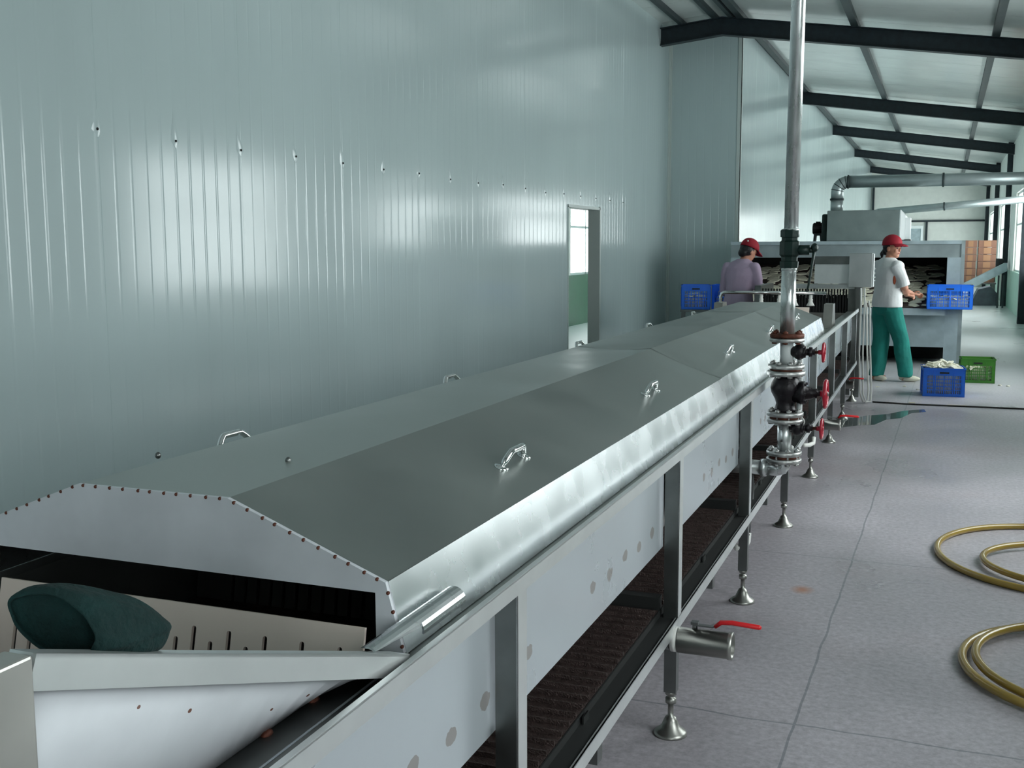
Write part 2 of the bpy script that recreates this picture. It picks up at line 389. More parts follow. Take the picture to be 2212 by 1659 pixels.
window(1, -6.84, 20.15, 22.2, 1.0, 2.34, (.5,), 1.95, -1)
portal((-6.97, 21.17, 1.67), (0, R(-90), 0), 1.34, 2.05)

# right wall with its windows
WZ0, WZ1 = .95, 2.80
wins = [(-5.6, -3.8), (-3.0, -.8), (1.6, 3.0), (5.2, 8.1), (11.1, 14.2), (17.4, 20.1), (22.9, 28.6), (30.8, 36.8), (38.6, 45.4)]  # the first two, unseen behind the camera, are added to light the end plate
rwb = MB(); dd_ = MB()
dd_.box(XR, XR+.16, YB, YF, 0, WZ0)
y = YB
for a, b in wins: rwb.box(XR, XR+.16, y, a, WZ0, WZ1); y = b
rwb.box(XR, XR+.16, y, YF, WZ0, WZ1); rwb.box(XR, XR+.16, YB, YF, WZ1, 4.4)
struct('wall_right', rwb, M['backwall']); struct('wall_right_dado', dd_, M['dado'])
for i, (a, b) in enumerate(wins):
    window(i+2, XR+.05, a, b, WZ0, WZ1, (.25, .5, .75) if b-a > 2.5 else (.5,), 2.05, 1)
    portal((XR+.19, (a+b)/2, (WZ0+WZ1)/2), (0, R(90), 0), WZ1-WZ0, b-a)
for i, yy in enumerate((8.25, 15.93, 23.75, 30.9, 38, 46.3)):
    struct('trim_column_%d' % (i+1), MB().box(XR-.13, XR-.002, yy-.09, yy+.09, 0, 4.2), M['beam'])
# back wall far away, with its steel girts, and the closed wall behind the camera
bwz = 5.0
struct('wall_far', MB().box(XL2-.1, XR+.8, YF, YF+.12, 0, bwz), M['backwall'])
struct('trim_girt_1', MB().box(-1.50, 2.0, YF-.10, YF-.002, 2.56, 2.63), M['beam'])
struct('trim_girt_2', MB().box(-.78, -.70, YF-.10, YF-.002, 0, 2.56), M['beam'])
struct('trim_girt_3', MB().box(-2.86, -2.78, YF-.10, YF-.002, 0, 4.3), M['beam'])
struct('wall_behind', MB().box(XL-.12, XR+.16, YB-.12, YB, 0, 5.2), M['wall'])

# ceiling: gable sheets with panel seams across
cl = MB()
xs = [XL-.12, -3.1, XR+.5]
yq = YB-.12
ys = [YB-.12]
pts = []
while yq < YF+.1:
    y2 = min(yq+1.0, YF+.12)
    for xa, xb in ((XL-.12, -3.1), (-3.1, XR+.5)):
        za, zb = roofz(xa), roofz(xb)
        cl.add([(xa, yq+.004, za), (xb, yq+.004, zb), (xb, y2-.004, zb), (xa, y2-.004, za),
                (xa, yq-.004+.008, za+.1), (xb, yq+.004, zb+.1), (xb, y2-.004, zb+.1), (xa, y2-.004, za+.1)],
               [(0, 1, 2, 3), (7, 6, 5, 4), (0, 4, 5, 1), (3, 2, 6, 7)])
        cl.add([(xa, y2-.004, za+.012), (xb, y2-.004, zb+.012), (xb, y2+.004, zb+.012), (xa, y2+.004, za+.012)], [(0, 1, 2, 3)])
    yq = y2
    if y2 >= YF+.11: break
struct('ceiling', cl, M['ceiling'])
# rafters: dark rolled beams with flanges, in the planes read from the photograph
def rafter(n, yy, xa, xb=XR, h=.25):
    b = MB(); pts = [xa]+([-3.1] if xa < -3.1 else [])+[xb]
    for a, c in zip(pts, pts[1:]):
        za, zc = roofz(a)-.075, roofz(c)-.075
        ha = h
        for y0, y1, t0, t1 in ((-.006, .006, 0, ha), (-.07, .07, 0, .012), (-.07, .07, ha-.012, ha)):
            b.add([(a, yy+y0, za-t1), (c, yy+y0, zc-t1), (c, yy+y1, zc-t1), (a, yy+y1, za-t1), (a, yy+y0, za-t0), (c, yy+y0, zc-t0), (c, yy+y1, zc-t0), (a, yy+y1, za-t0)],
                  [(0, 3, 2, 1), (4, 5, 6, 7), (0, 1, 5, 4), (2, 3, 7, 6), (0, 4, 7, 3), (1, 2, 6, 5)])
    struct('trim_rafter_%d' % n, b, M['beam'])
for i, (yy, xa) in enumerate(((.6, XL), (8.25, XL), (15.93, XL), (23.78, XL2), (30.4, XL2), (37.85, XL2), (45.9, XL2))): rafter(i+1, yy, xa)
for i, xx in enumerate((-3.7, -3.22, -2.98, -2.84, -1.28, .50)):
    z = roofz(xx); y0 = YB if xx < XL2+.1 and xx < -2.9 else YB; y1 = YF if xx > XL2 else YC
    wd = .03 if xx < -2.9 else .048
    struct('trim_purlin_%d' % (i+1), MB().box(xx-wd, xx+wd, y0, y1, z-.078, z-.005), M['purlin'])
wall_l = bpy.data.objects['wall_left']
# screws of the sheeting, each in its small dimple plate
g = None
for i in range(17):
    yy = 4.37+.6*i
    if DY0-.1 < yy < DY1+.1: zz = 2.11
    else: zz = 2.105+rnd.uniform(-.012, .012)
    if yy > 16.2: break
    hh = rnd.uniform(.10, .20); sk = rnd.uniform(-.03, .03)
    obj('dent', MB().add([(XL+.0008, yy-.035, zz+.01), (XL+.0008, yy+.035, zz+.01), (XL+.0008, yy+sk, zz+hh), (XL+.008, yy, zz+.012), (XL+.0008, yy+.01, zz-.03)], [(0, 3, 2), (3, 1, 2), (0, 4, 3), (4, 1, 3)], True), M['wall'], wall_l)
    o = obj('wall_screw', MB().lathe([(.0075, 0), (.0075, .003), (.005, .006), (.0, .007)], 8, T3(XL+.007, yy, zz+.012) @ RY(R(90)), cap=False), M['screw'])
    tag(o, 'small dark self-tapping screw in the row along the left sheet wall', 'screw', 'row of screws in the left wall')

# ================================================================== THE BLANCHING TANK (machine frame, turned half a degree)
TH = .0085
MM = T3(.027, 0, 0) @ RZ(TH)
tank = empty('blanching_tank', (.027, 0, 0), TH); WM['blanching_tank'] = MM
tag(tank, 'long stainless steel water bath conveyor on legs running down the hall', 'machine')
def mo(name, mb, mt, parent=tank, **k): return obj(name, mb, mt, parent, X=MM, **k)
LEGY = [1.82, 3.18, 4.54, 5.90, 7.26, 8.64, 9.90, 11.08]
XI, XO = -.765, -.71          # right panel plane / outer face of legs and rim
YE = 11.30
CX = -1.24
def mx(x): return 2*CX-x       # mirror to the left side
for side in (0, 1):
    S = (lambda x: x) if side == 0 else mx
    def bx(b, x0, x1, *r): a, c = sorted((S(x0), S(x1))); return b.box(a, c, *r)
    edges = [.66]+LEGY+[YE]
    for a, c in zip(edges, edges[1:]):
        y0 = a+(.02 if a > 1 else 0); y1 = c-.02
        o = mo('side_panel', bx(MB(), XI-.004, XI, y0, y1, .597, .874), M['panel'])
    mo('top_rim', bx(bx(MB(), XO-.003, XO, .55, YE, .873, .905), XO-.010, XO, .55, YE, .902, .906), M['rimsteel'])
    mo('gutter', bx(bx(MB(), XI-.05, XO-.003, 1.36, YE, .872, .876), XI-.054, XI-.050, 1.36, YE, .60, .876), M['hood'])
    mo('ledge', bx(MB(), -.835, XO-.004, .56, 1.36, .8705, .8735), M['post'])
    mo('lower_rail', bx(bx(MB(), XO-.004, XO, .3, YE, .345, .385), XO-.008, XO, .3, YE, .381, .385), M['rimsteel'])
    mo('belt_guard_shade', bx(bx(MB(), XO-.060, XO-.056, .3, YE, .36, .400), XO-.060, XO-.008, .3, YE, .372, .380), M['dark'])  # dark guard and strip put in as the deep shade beside the rail
    for i, ly in enumerate(LEGY):
        l = MB()
        bx(l, XO-.045, XO, ly-.045, ly-.042, .36, .873); bx(MB(), 0, 0, 0, 0, 0, 0)   # angle upper part
        bx(l, XO-.042, XO-.004, ly-.040, ly-.002, .14, .60)
        o = mo('leg', l, M['post'])
        mo('leg_flange_lit', bx(MB(), XO-.003, XO, ly-.045, ly+.003, .36, .873), M['rimsteel'], o)  # brighter steel paints the window-lit side of the leg, the rest its shaded side
        fx = S(XO-.023); Xf = T3(fx, ly-.021, 0)
        ft = MB().lathe([(.052, 0), (.052, .006), (.047, .012), (.030, .024), (.021, .046), (.016, .056), (.009, .06), (.009, .100), (.017, .102), (.017, .118), (.010, .12), (.010, .128), (.018, .13), (.018, .142)], 20, Xf)
        mo('levelling_foot', ft, M['dullsteel'], o)
# cross members under the bath
for i, ly in enumerate(LEGY):
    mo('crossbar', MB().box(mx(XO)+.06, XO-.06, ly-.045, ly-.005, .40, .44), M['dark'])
for yy in (2.35, 3.78, 5.15, 6.5, 7.9):
    mo('belt_support_bracket', MB().box(XO-.05, XO-.012, yy-.02, yy+.02, .285, .345).box(XO-.05, XO-.046, yy-.02, yy+.02, .285, .40), M['post'])
# trough bottom and inner ends, and the returning mesh belt
mo('trough', MB().box(mx(XI)+.05, XI-.05, .9, YE, .60, .606).box(mx(XI)+.05, XI-.05, YE-.006, YE, .606, .86), M['dullsteel'])
bl = MB()
yy = .35
while yy < YE-.1:   # slats of the wire belt, each with its flights
    bl.box(mx(XO)+.07, XO-.062, yy, yy+.043, .392, .400)
    bl.box(mx(XO)+.07, XO-.062, yy+.043, yy+.048, .386, .412)
    yy += .052
tag(mo('return_belt', bl, M['belt']), 'dark brown wire mesh belt returning under the bath')
# infeed: side cheeks rising towards the viewer, bar along the top edge, end posts, slotted flights
def world_to_m(p): return MM.inverted() @ Vector(p)
PR = world_to_m((-.712, 1.362, .890)); PL = world_to_m((-.757, .712, 1.119))
bar = MB(); h = .017
dirv = (PL-PR).normalized(); upv = (Vector((0, 0, 1))-dirv*dirv.z).normalized()
def barbox(b, A, B, x0, x1, t0, t1, sx=1, mirror=False):
    vs = []
    for P in (A, B):
        for (a, t) in ((x0, t0), (x1, t0), (x1, t1), (x0, t1)):
            v = P+Vector((a, 0, 0))+upv*t
            if mirror: v.x = 2*CX-v.x
            vs.append(v)
    return b.add(vs, [(0, 1, 2, 3), (7, 6, 5, 4), (0, 4, 5, 1), (1, 5, 6, 2), (2, 6, 7, 3), (3, 7, 4, 0)])
for mir in (False, True):
    b = barbox(MB(), PR, PL, -.004, .0, -h, h, mirror=mir); barbox(b, PR, PL, -.032, .0, h-.004, h, mirror=mir)
    mo('cheek_bar', b, M['rimsteel'])
    ch = MB(); xa = PR.x-.006; xb = PL.x-.006
    W1 = world_to_m((-.80, 1.40, .8736)); W2 = world_to_m((-.80, .60, .8736))
    nC = 16; vv = []                      # ruled sheet between the sloping bar and the level weld line
    for k in range(nC+1):
        u = k/nC; tp = Vector((xa+(xb-xa)*u, PR.y+(PL.y-PR.y)*u, PR.z-.006+(PL.z-PR.z)*u)); bt_ = Vector((W1.x+(W2.x-W1.x)*(1.4-tp.y)/.8, tp.y, .8738))
        for q_ in (tp, bt_, tp-Vector((.004, 0, 0)), bt_-Vector((.004, 0, 0))): vv.append(Vector((2*CX-q_.x, q_.y, q_.z)) if mir else q_)
    fc = []
    for k in range(nC): a_ = 4*k; fc += [(a_, a_+1, a_+5, a_+4), (a_+2, a_+6, a_+7, a_+3), (a_, a_+4, a_+6, a_+2), (a_+1, a_+3, a_+7, a_+5)]
    ch.add(vv, fc, True)
    cp_ = mo('cheek_plate', ch, M['spotted'])
    if not mir:
        for yy in (1.01, 1.13, 1.245, 1.34): mo('weld_bead', MB().ell((W1.x+.002, yy, .874), (.007, .011, .006), None, 10, 6), M['rust'], cp_)
    po = MB(); S = mx if mir else (lambda x: x)
    x0, x1 = sorted((S(PL.x-.028), S(PL.x+.006)))
    po.box(x0, x1, PL.y-.056, PL.y-.004, .10, 1.138)
    mo('end_post', po, M['endpost'], bevel=.003)
mo('infeed_frame', MB().box(mx(PL.x), PL.x, .66, .70, .86, .90), M['steel'])
# flight plates with slots: a front one and the dark one behind
def slotted(yb, zb, tilt, x0, x1, hgt, slots, mt, label=None):
    """plate lying in a tilted plane; slots are real openings cut as strips"""
    X = T3(0, yb, zb) @ RX(-tilt)
    b = MB(); xs_ = sorted([(s0, s0+wd, ht) for s0, wd, ht in slots]); cur = x0; th = .006
    for s0, s1, ht in xs_:
        b.box(cur, s0, 0, th, 0, hgt, X); b.box(s0, s1, 0, th, ht, hgt, X)
        r_ = (s1-s0)/2                      # rounded slot top
        n = 6; arc = [(s0+r_-r_*math.cos(math.pi*k/n), ht+r_*math.sin(math.pi*k/n)-r_) for k in range(n+1)]
        for k in range(n):
            (xa_, za_), (xb_, zb_) = arc[k], arc[k+1]
            b.add([(xa_, 0, za_), (xb_, 0, zb_), (xb_, 0, ht), (xa_, 0, ht), (xa_, th, za_), (xb_, th, zb_), (xb_, th, ht), (xa_, th, ht)],
                  [(0, 1, 2, 3), (7, 6, 5, 4), (0, 4, 5, 1)], False, X)
        cur = s1
    b.box(cur, x1, 0, th, 0, hgt, X)
    return b
sl = []
for k in range(20):
    xx = -.850-.034*k
    sl.append((xx-.009, .0085, .131 if k % 2 == 0 else .110))
flt = slotted(1.360, .766, R(13), -1.545, -.815, .165, sl, None)
tag(mo('slotted_flight', flt, M['plate']), 'pale slotted flight plate standing up out of the infeed')
flt2 = slotted(2.0, .70, R(10), -1.60, -.86, .20, sl, None)
mo('slotted_flight', flt2, M['dark'])
mo('upper_belt', MB().box(mx(XI)+.06, XI-.06, 1.25, YE-.1, .66, .672).add([(mx(XI)+.06, .7, .98), (XI-.06, .7, .98), (XI-.06, 1.25, .672), (mx(XI)+.06, 1.25, .672)], [(0, 1, 2, 3)]), M['belt'])
# pedestal blocks and spray pipe at the outlet
for sx_, yb_ in ((-.80, 9.05), (-.80, 9.5)):
    for S in ((lambda x: x), mx):
        p = MB(); x = S(sx_)
        p.prism([(yb_-.16, .876), (yb_+.16, .876), (yb_+.09, 1.06), (yb_-.09, 1.06)], 'x', x-.035, x+.035)
        if yb_ < 9.2: mo('bearing_pedestal', p, M['dullsteel'])
mo('outlet_flight', slotted(8.95, .885, R(12), -1.52, -.95, .15, [(-1.45+.06*i, .008, .06 if i % 2 else .09) for i in range(9)], None), M['plate'])
# drain pipes with ball valves
def drain(yy, zc, x0, rad=.037, ln=.165, lever=True, lz=.0):
    pa = mo('drain_pipe', MB().cyl((x0-.42, yy, zc), (x0, yy, zc), rad*.92, 20), M['post'])
    mo('thread_tape', MB().cyl((x0-.004, yy, zc), (x0+.014, yy, zc), rad*1.02, 20), M['whiteplast'], pa)
    v = MB()
    X = T3(x0+.014, yy, zc) @ RY(R(90))
    v.lathe([(rad*.80, 0), (rad*1.05, .002), (rad*1.05, ln-.014), (rad*1.12, ln-.012), (rad*1.12, ln), (rad*.92, ln), (rad*.90, .03)], 24, X, cap=False)
    v.lathe([(rad*.90, .045), (.001, .045)], 24, X, cap=False)
    mo('ball_valve', v, M['dullsteel'], pa)
    zt = zc+rad*1.05; xv = x0+.065
    s_ = MB().cyl((xv, yy, zt-.004), (xv, yy, zt+.020), .008, 12).box(xv-.006, xv+.055, yy-.008, yy+.008, zt+.012, zt+.016).box(xv-.011, xv+.011, yy-.011, yy+.011, zt+.016, zt+.024)
    s_.add([(xv+.055, yy-.008, zt+.012), (xv+.055, yy+.008, zt+.012), (xv+.075, yy+.008, zt+.027), (xv+.075, yy-.008, zt+.027)], [(0, 1, 2, 3), (3, 2, 1, 0)])
    mo('valve_stem', s_, M['post'], pa)
    mo('lever', MB().tube([(xv+.060, yy, zt+.014), (xv+.078, yy, zt+.030), (xv+.11, yy, zt+.033), (xv+.19, yy, zt+.029), (xv+.196, yy, zt+.028)], [.006, .0075, .0075, .0075, .004], 10), M['redplastic'], pa)
drain(3.10, .330, -.715)
drain(7.60, .300, -.72, .034, .13)
drain(10.62, .215, -.86, .034, .16)
# small white plastic elbow and grey hose at the third bay
mo('water_tube', MB().tube([(-.765, 4.86, .52), (-.755, 4.86, .44), (-.75, 4.82, .36), (-.745, 4.72, .29), (-.74, 4.67, .25)], .011, 10), M['rubber'])
mo('elbow_fitting', MB().tube([(-.74, 4.68, .262), (-.74, 4.67, .225), (-.745, 4.62, .215), (-.76, 4.50, .24)], .014, 10), M['whiteplast'])
mo('elbow_fitting', MB().tube([(-.70, 7.05, .30), (-.70, 7.03, .265), (-.72, 6.98, .26), (-.74, 6.85, .28)], .014, 10), M['whiteplast'])

# ------------------------------------------------------------------ the covers
SEAM = [1.44, 4.27, 5.66, 7.02, 8.32]
RGx, RGz, EDx, EDz = -1.085, 1.100, -.797, .990
def hood_prof(off=0.):
    r = [(-.765, .878), (EDx, EDz), (RGx, RGz)]
    l = [(2*CX-x, z) for x, z in r][::-1]
    return r, l
HY = [(2.20, 3.47), (4.95,), (6.30,), (7.58,)]
descr = ['the long nearest one with the pentagonal end plate', 'second from the near end', 'third from the near end', 'farthest, ending at the spray pipe']
for i, (a, c) in enumerate(zip(SEAM, SEAM[1:])):
    rt = empty('tank_cover', MM @ Vector((CX, (a+c)/2, .878)), TH)
    tag(rt, 'dull stainless ridged cover on the bath, ' + descr[i], 'cover', 'covers along the bath')
    pr = [(-.765, .878), (EDx, EDz), (RGx, RGz), (2*CX-RGx, RGz), (2*CX-EDx, EDz), (2*CX+.765, .878)]
    th = .0025; lift = .0010 if i % 2 else 0
    out = [(x, z+lift) for x, z in pr[1:-1]]
    top = MB()
    inn = [(out[0][0]-.001, out[0][1]-th), (out[1][0], out[1][1]-th), (out[2][0], out[2][1]-th), (out[3][0]+.001, out[3][1]-th)]
    # three flat bends of one sheet, each slightly uneven; the laps between covers are creased
    nseg = 28; nu = 8
    amp = {0: (0, .008), 1: (.008, .008), 2: (.008, .004), 3: (.004, 0)}[i]
    def wav(x, y, u):
        e0 = math.exp(-((y-a)/.13)**2)*amp[0]; e1 = math.exp(-((c-y)/.16)**2)*amp[1]
        edge = math.sin(math.pi*u)
        return edge*(noise.noise(Vector((x*2.2, y*1.1, i*5.)))*.0022)-(e0+e1)*math.sin(math.pi*u)**.8
    for (p, q) in zip(out, out[1:]):
        vs = []; fs = []
        for t in range(nseg+1):
            y = a+(c-a)*t/nseg
            for k in range(nu+1):
                u = k/nu; x = p[0]+(q[0]-p[0])*u; vs.append((x, y, p[1]+(q[1]-p[1])*u+wav(x, y, u)))
        for t in range(nseg):
            for k in range(nu): fs.append((t*(nu+1)+k, t*(nu+1)+k+1, (t+1)*(nu+1)+k+1, (t+1)*(nu+1)+k))
        top.add(vs, fs, True); top.add([(x, y, z-th) for x, y, z in vs], [f[::-1] for f in fs], True)
    o = mo('lid_sheet', top, M['hood'], rt)
    for sg in (1, -1):
        f_ = (lambda x: x) if sg == 1 else mx
        sk = MB(); P = [(f_(EDx+.0015), EDz+lift), (f_(-.7655), .8775), (f_(-.7675), .8765), (f_(EDx-.0005), EDz-.003+lift)]
        sk.prism(P, 'y', a, c)
        mo('skirt', sk, M['skirt'], rt)
        # chrome bow handle with round end pads
        for hy in HY[i]:
            sx_ = (-.892 if sg == 1 else mx(-.897)); sz = RGz-(abs((sx_ if sg == 1 else mx(sx_))-RGx))*.382
            nrm = Vector((.357*sg, 0, .934)).normalized()
            hp = []
            for k in range(13):
                u = k/12; yk = hy+.02-.07*(sg < 0)-.068+.136*u
                lf = .032*min(1, math.sin(math.pi*min(1, max(0, u)))*1.5)
                hp.append(Vector((sx_, yk, sz+.002))+nrm*lf)
            hb = MB().tube(hp, [.006]+[.0075]*11+[.006], 12)
            for yk in (hy+.02-.07*(sg < 0)-.070, hy+.02-.07*(sg < 0)+.070):
                hb.tube([Vector((sx_, yk, sz))+nrm*t_ for t_ in (-.001, .004, .0055)], [.017, .016, .004], 16)
            mo('handle', hb, M['chrome'], rt)
    if i == 0:
        # pentagonal end plate with the wide opening under it, riveted round its rim
        q = [(-.767, .880), (EDx, EDz), (RGx, RGz), (2*CX-RGx, RGz), (2*CX-EDx, EDz), (2*CX+.767, .880)]
        q2 = [(-.815, .880), (-.815, .972), (2*CX+.815, .972), (2*CX+.815, .880)]
        e = MB(); y0, y1 = 1.432, 1.440
        loops = [(q[0], q[1], q2[1], q2[0]), (q[1], q[2], q2[1]), (q[2], q[3], q2[2], q2[1]), (q[3], q[4], q2[2]), (q[4], q[5], q2[3], q2[2])]
        for lp in loops:
            n = len(lp); e.add([(x, y0, z) for x, z in lp]+[(x, y1, z) for x, z in lp], [tuple(range(n)), tuple(range(n, 2*n))[::-1]]+[(k, (k+1) % n, n+(k+1) % n, n+k) for k in range(n)])
        ep = mo('end_plate', e, M['spotted'], rt)
        tag(ep, 'pale rust-flecked end plate')
        rv0 = None; path = [q[0], q[1], q[2], q[3], q[4], q[5]]
        for (p_, q_) in zip(path, path[1:]):
            L_ = math.hypot(q_[0]-p_[0], q_[1]-p_[1]); n = max(2, int(L_/.027))
            for k in range(n):
                u = (k+.5)/n+rnd.uniform(-.12, .12)/n; c_ = Vector((p_[0]+(q_[0]-p_[0])*u, 1.433, p_[1]+(q_[1]-p_[1])*u-.002))
                if rv0 is None: rv0 = (mo('weld_bead', MB().ell(c_, (.0032, .004, .0032), None, 8, 5), M['rust'], ep), c_)
                else:
                    dv_ = MM.to_3x3() @ (c_-rv0[1]); dup(rv0[0], T3(*dv_), ep)
        bz = MB()
        for (bx_, by_) in ((-1.165, 1.735), (mx(-1.045), 1.69)):
            z_ = RGz+.001; bz.ell((bx_, by_, z_), (.006, .006, .007), None, 10, 6)
        mo('bolt', bz, M['post'], rt)
for yy in (1.775, 4.05):
    b = MB().lathe([(.014, 0), (.014, .002), (.009, .003), (.009, .010), (.006, .015), (.001, .017)], 12, T3(-.727, yy, .877))
    mo('dome_bolt', b, M['chrome'])

# short half-round channel lying beside the cover, and the cloth on the bar
hp = MB(); prof = []
for k in range(13):
    a = R(-15+200*k/12); prof.append((-.757+.0215*math.cos(a), .918+.0215*math.sin(a)))
prof += [(-.757+.0185*math.cos(R(-15+200*k/12)), .918+.0185*math.sin(R(-15+200*k/12))) for k in range(12, -1, -1)]
hp.prism(prof, 'y', 1.46, 1.60, smooth=False)
n = len(prof); i0 = len(hp.v)-2*n
for k in range(n):                        # mitred near end: the back edge runs on towards the bar
    v = hp.v[i0+k]; hp.v[i0+k] = Vector((v.x, v.y-(.16 if k in (4, 5, 6, 7, 8, 18, 19, 20, 21) else (.06 if v.x < -.757 else .02)), v.z))
o = obj('metal_channel', hp, M['skirt'], None, X=MM)
tag(o, 'short half-round metal channel lying on the bath rim beside the near cover', 'channel')
cb = MB(); seg = 40; vs = []; fs = []
cr = Vector((.9285, .3714, 0)); cu = Vector((.046, -.115, .992)); ca = Vector((-.369, .921, 0))
mc = Vector((-.812, .800, 1.128)); tc_ = mc+cr*.072+cu*-.018+ca*.080
e1 = (cr*.93-cu*.36-ca*.10).normalized(); e2 = (cu*.95+ca*.15+cr*.10).normalized()
RG = [(-.03, .046, .026), (.0, .051, .031), (.10, .051, .032), (.26, .048, .031), (.45, .043, .029), (.65, .036, .025), (.85, .028, .019), (1., .013, .008)]
for j, (t, ra, rb_) in enumerate(RG):
    c_ = mc.lerp(tc_, t)-Vector((0, 0, .012))*t*t
    for k in range(seg):
        a = 2*math.pi*k/seg
        f_ = 1+(.05*math.sin(5*a+j*.9)+.04*math.sin(9*a-j*1.3))*min(1, .3+t*1.6)+.13*noise.noise(Vector((math.cos(a)*1.5, math.sin(a)*1.5, t*3)))
        p = c_+e1*ra*f_*math.cos(a)+e2*rb_*f_*math.sin(a)
        if math.sin(a) < -.3 and t > .2: p += Vector((.01*t, -.02*t, -.010*t)) if False else Vector((0, 0, -.014*t*(-.3-math.sin(a))))
        vs.append(p)
for j in range(len(RG)-1):
    for k in range(seg): k2 = (k+1) % seg; fs.append((j*seg+k, j*seg+k2, (j+1)*seg+k2, (j+1)*seg+k))
fs.append(tuple((len(RG)-1)*seg+k for k in range(seg)))
cb.add(vs, fs, True)
o = obj('work_cloth', cb, M['cloth'])
ms = o.modifiers.new('sub', 'SUBSURF'); ms.levels = 2; ms.render_levels = 2
so = o.modifiers.new('solid', 'SOLIDIFY'); so.thickness = .003
tag(o, 'crumpled dark green cloth sack lying over the near infeed bar', 'cloth')

# ================================================================== STEAM STANDPIPE
PX, PY = -.633, 4.86
sp = empty('steam_standpipe', (PX, PY, .5)); tag(sp, 'tall galvanised steam pipe with flanges and red handwheel valves beside the bath', 'pipe')
def lean(z): return PX+.004*(z-.6)
LX = Matrix.Identity(4)
pb = MB()
pb.tube([(lean(1.60), PY, 1.585), (lean(4.6), PY, 4.40)], .0305, 24)
pb.lathe([(.034, 0), (.036, .002), (.036, .03), (.0305, .034)], 20, T3(lean(1.56), PY, 1.556))
obj('upper_pipe', pb, M['galv'], sp)
obj('middle_pipe', MB().cyl((PX, PY, 1.13), (PX, PY, 1.42), .032, 24).lathe([(.0325, 0), (.0345, .002), (.0345, .025), (.032, .027)], 20, T3(PX, PY, 1.405)), M['galv'], sp)
obj('short_pipe', MB().cyl((PX, PY, .985), (PX, PY, 1.10), .029, 24), M['white'], sp)
obj('short_pipe', MB().cyl((PX, PY, .60), (PX, PY, .73), .031, 24), M['galv'], sp)
# green plug valve with lever
gv = MB().lathe([(.034, 0), (.040, .004), (.042, .03), (.036, .032), (.036, .05), (.044, .06), (.044, .115), (.036, .122), (.036, .135), (.042, .137), (.042, .165), (.036, .17)], 8, T3(PX, PY, 1.415) @ RZ(R(22)))
for f_i in range(len(gv.sm)): gv.sm[f_i] = False
gv.cyl((PX+.02, PY, 1.495), (PX+.085, PY, 1.495), .022, 14).cyl((PX+.08, PY, 1.495), (PX+.098, PY, 1.495), .012, 12).ell((PX+.106, PY, 1.505), (.016, .02, .020))
g_ = obj('plug_valve', gv, M['greeniron'], sp)
obj('lever', MB().tube([(PX+.106, PY, 1.50), (PX+.100, PY, 1.45), (PX+.085, PY, 1.34), (PX+.078, PY, 1.315)], [.011, .010, .009, .007], 10, None, True, False, .6), M['greeniron'], g_)
def flange(z, r_=.080, t=.020, mt='flange', bolts=8):
    f = obj('flange', MB().lathe([(.034, 0), (r_-.003, 0), (r_, .003), (r_, t-.003), (r_-.003, t), (.034, t)], 36, T3(PX, PY, z)), M[mt], sp)
    return f
def bolts(parent, z0, z1, r_=.063, n=8, mt='flange'):
    b = MB()
    for k in range(n):
        a = 2*math.pi*(k+.5)/n; x = PX+r_*math.cos(a); y = PY+r_*math.sin(a)
        b.cyl((x, y, z0-.010), (x, y, z1+.014), .0055, 8); b.lathe([(.0115, 0), (.0115, .010)], 6, T3(x, y, z1)); b.lathe([(.0115, 0), (.0115, .009)], 6, T3(x, y, z0-.009))
    obj('bolt', b, M[mt], parent)
f = flange(1.112, .074, .018, 'rust'); bolts(f, 1.094, 1.130, .058, 6, 'rust'); flange(1.093, .076, .017)
f = flange(.974, .079); bolts(f, .945, .994); flange(.944, .083, .021)
obj('gasket', MB().lathe([(.035, 0), (.070, 0), (.070, .008), (.035, .008)], 30, T3(PX, PY, .966)), M['rust'], sp)
f = flange(.762, .080); bolts(f, .735, .782); flange(.733, .078, .018)
obj('gasket', MB().lathe([(.035, 0), (.068, 0), (.068, .010), (.035, .010)], 30, T3(PX, PY, .752)), M['rust'], sp)
f = flange(.585, .077); bolts(f, .552, .605); flange(.552, .077, .020)
obj('gasket', MB().lathe([(.035, 0), (.066, 0), (.066, .010), (.035, .010)], 30, T3(PX, PY, .573)), M['rust'], sp)
# globe valve body
gb = MB().lathe([(.052, 0), (.046, .012), (.040, .035), (.046, .055), (.062, .085), (.066, .105), (.062, .128), (.050, .148), (.047, .160)], 28, T3(PX, PY, .783))
XX = T3(PX+.03, PY, .868) @ RY(R(90))
gb.lathe([(.044, 0), (.046, .03), (.052, .036), (.052, .052), (.044, .054), (.030, .060), (.026, .085), (.022, .088), (.022, .105), (.012, .108), (.010, .15)], 20, XX)
for k in range(6):
    a = 2*math.pi*k/6; gb.cyl((PX+.055, PY+.045*math.cos(a), .868+.045*math.sin(a)), (PX+.092, PY+.045*math.cos(a), .868+.045*math.sin(a)), .006, 8)
gvo = obj('globe_valve', gb, M['castiron'], sp)
def wheel(parent, x, z, r_, py=PY, tilt=0.):
    wv = MB(); n = 28; pts = []
    for k in range(n):
        a = 2*math.pi*k/n; rr_ = r_*(1+.03*math.cos(6*a)); pts.append((x, py+rr_*math.cos(a), z+rr_*math.sin(a)))
    wv.tube(pts, r_*.15, 10, None, False, True)
    for k in range(4):
        a = 2*math.pi*(k+.5)/4; wv.tube([(x-.012, py, z), (x-.004, py+r_*.5*math.cos(a), z+r_*.5*math.sin(a)), (x, py+r_*math.cos(a), z+r_*math.sin(a))], r_*.10, 8)
    wv.cyl((x-.022, py, z), (x+.008, py, z), r_*.26, 12)
    return obj('handwheel', wv, M['red'], parent)
wheel(gvo, PX+.172, .868, .058)
obj('spindle', MB().cyl((PX+.10, PY, .868), (PX+.185, PY, .868), .009, 10), M['dullsteel'], gvo)
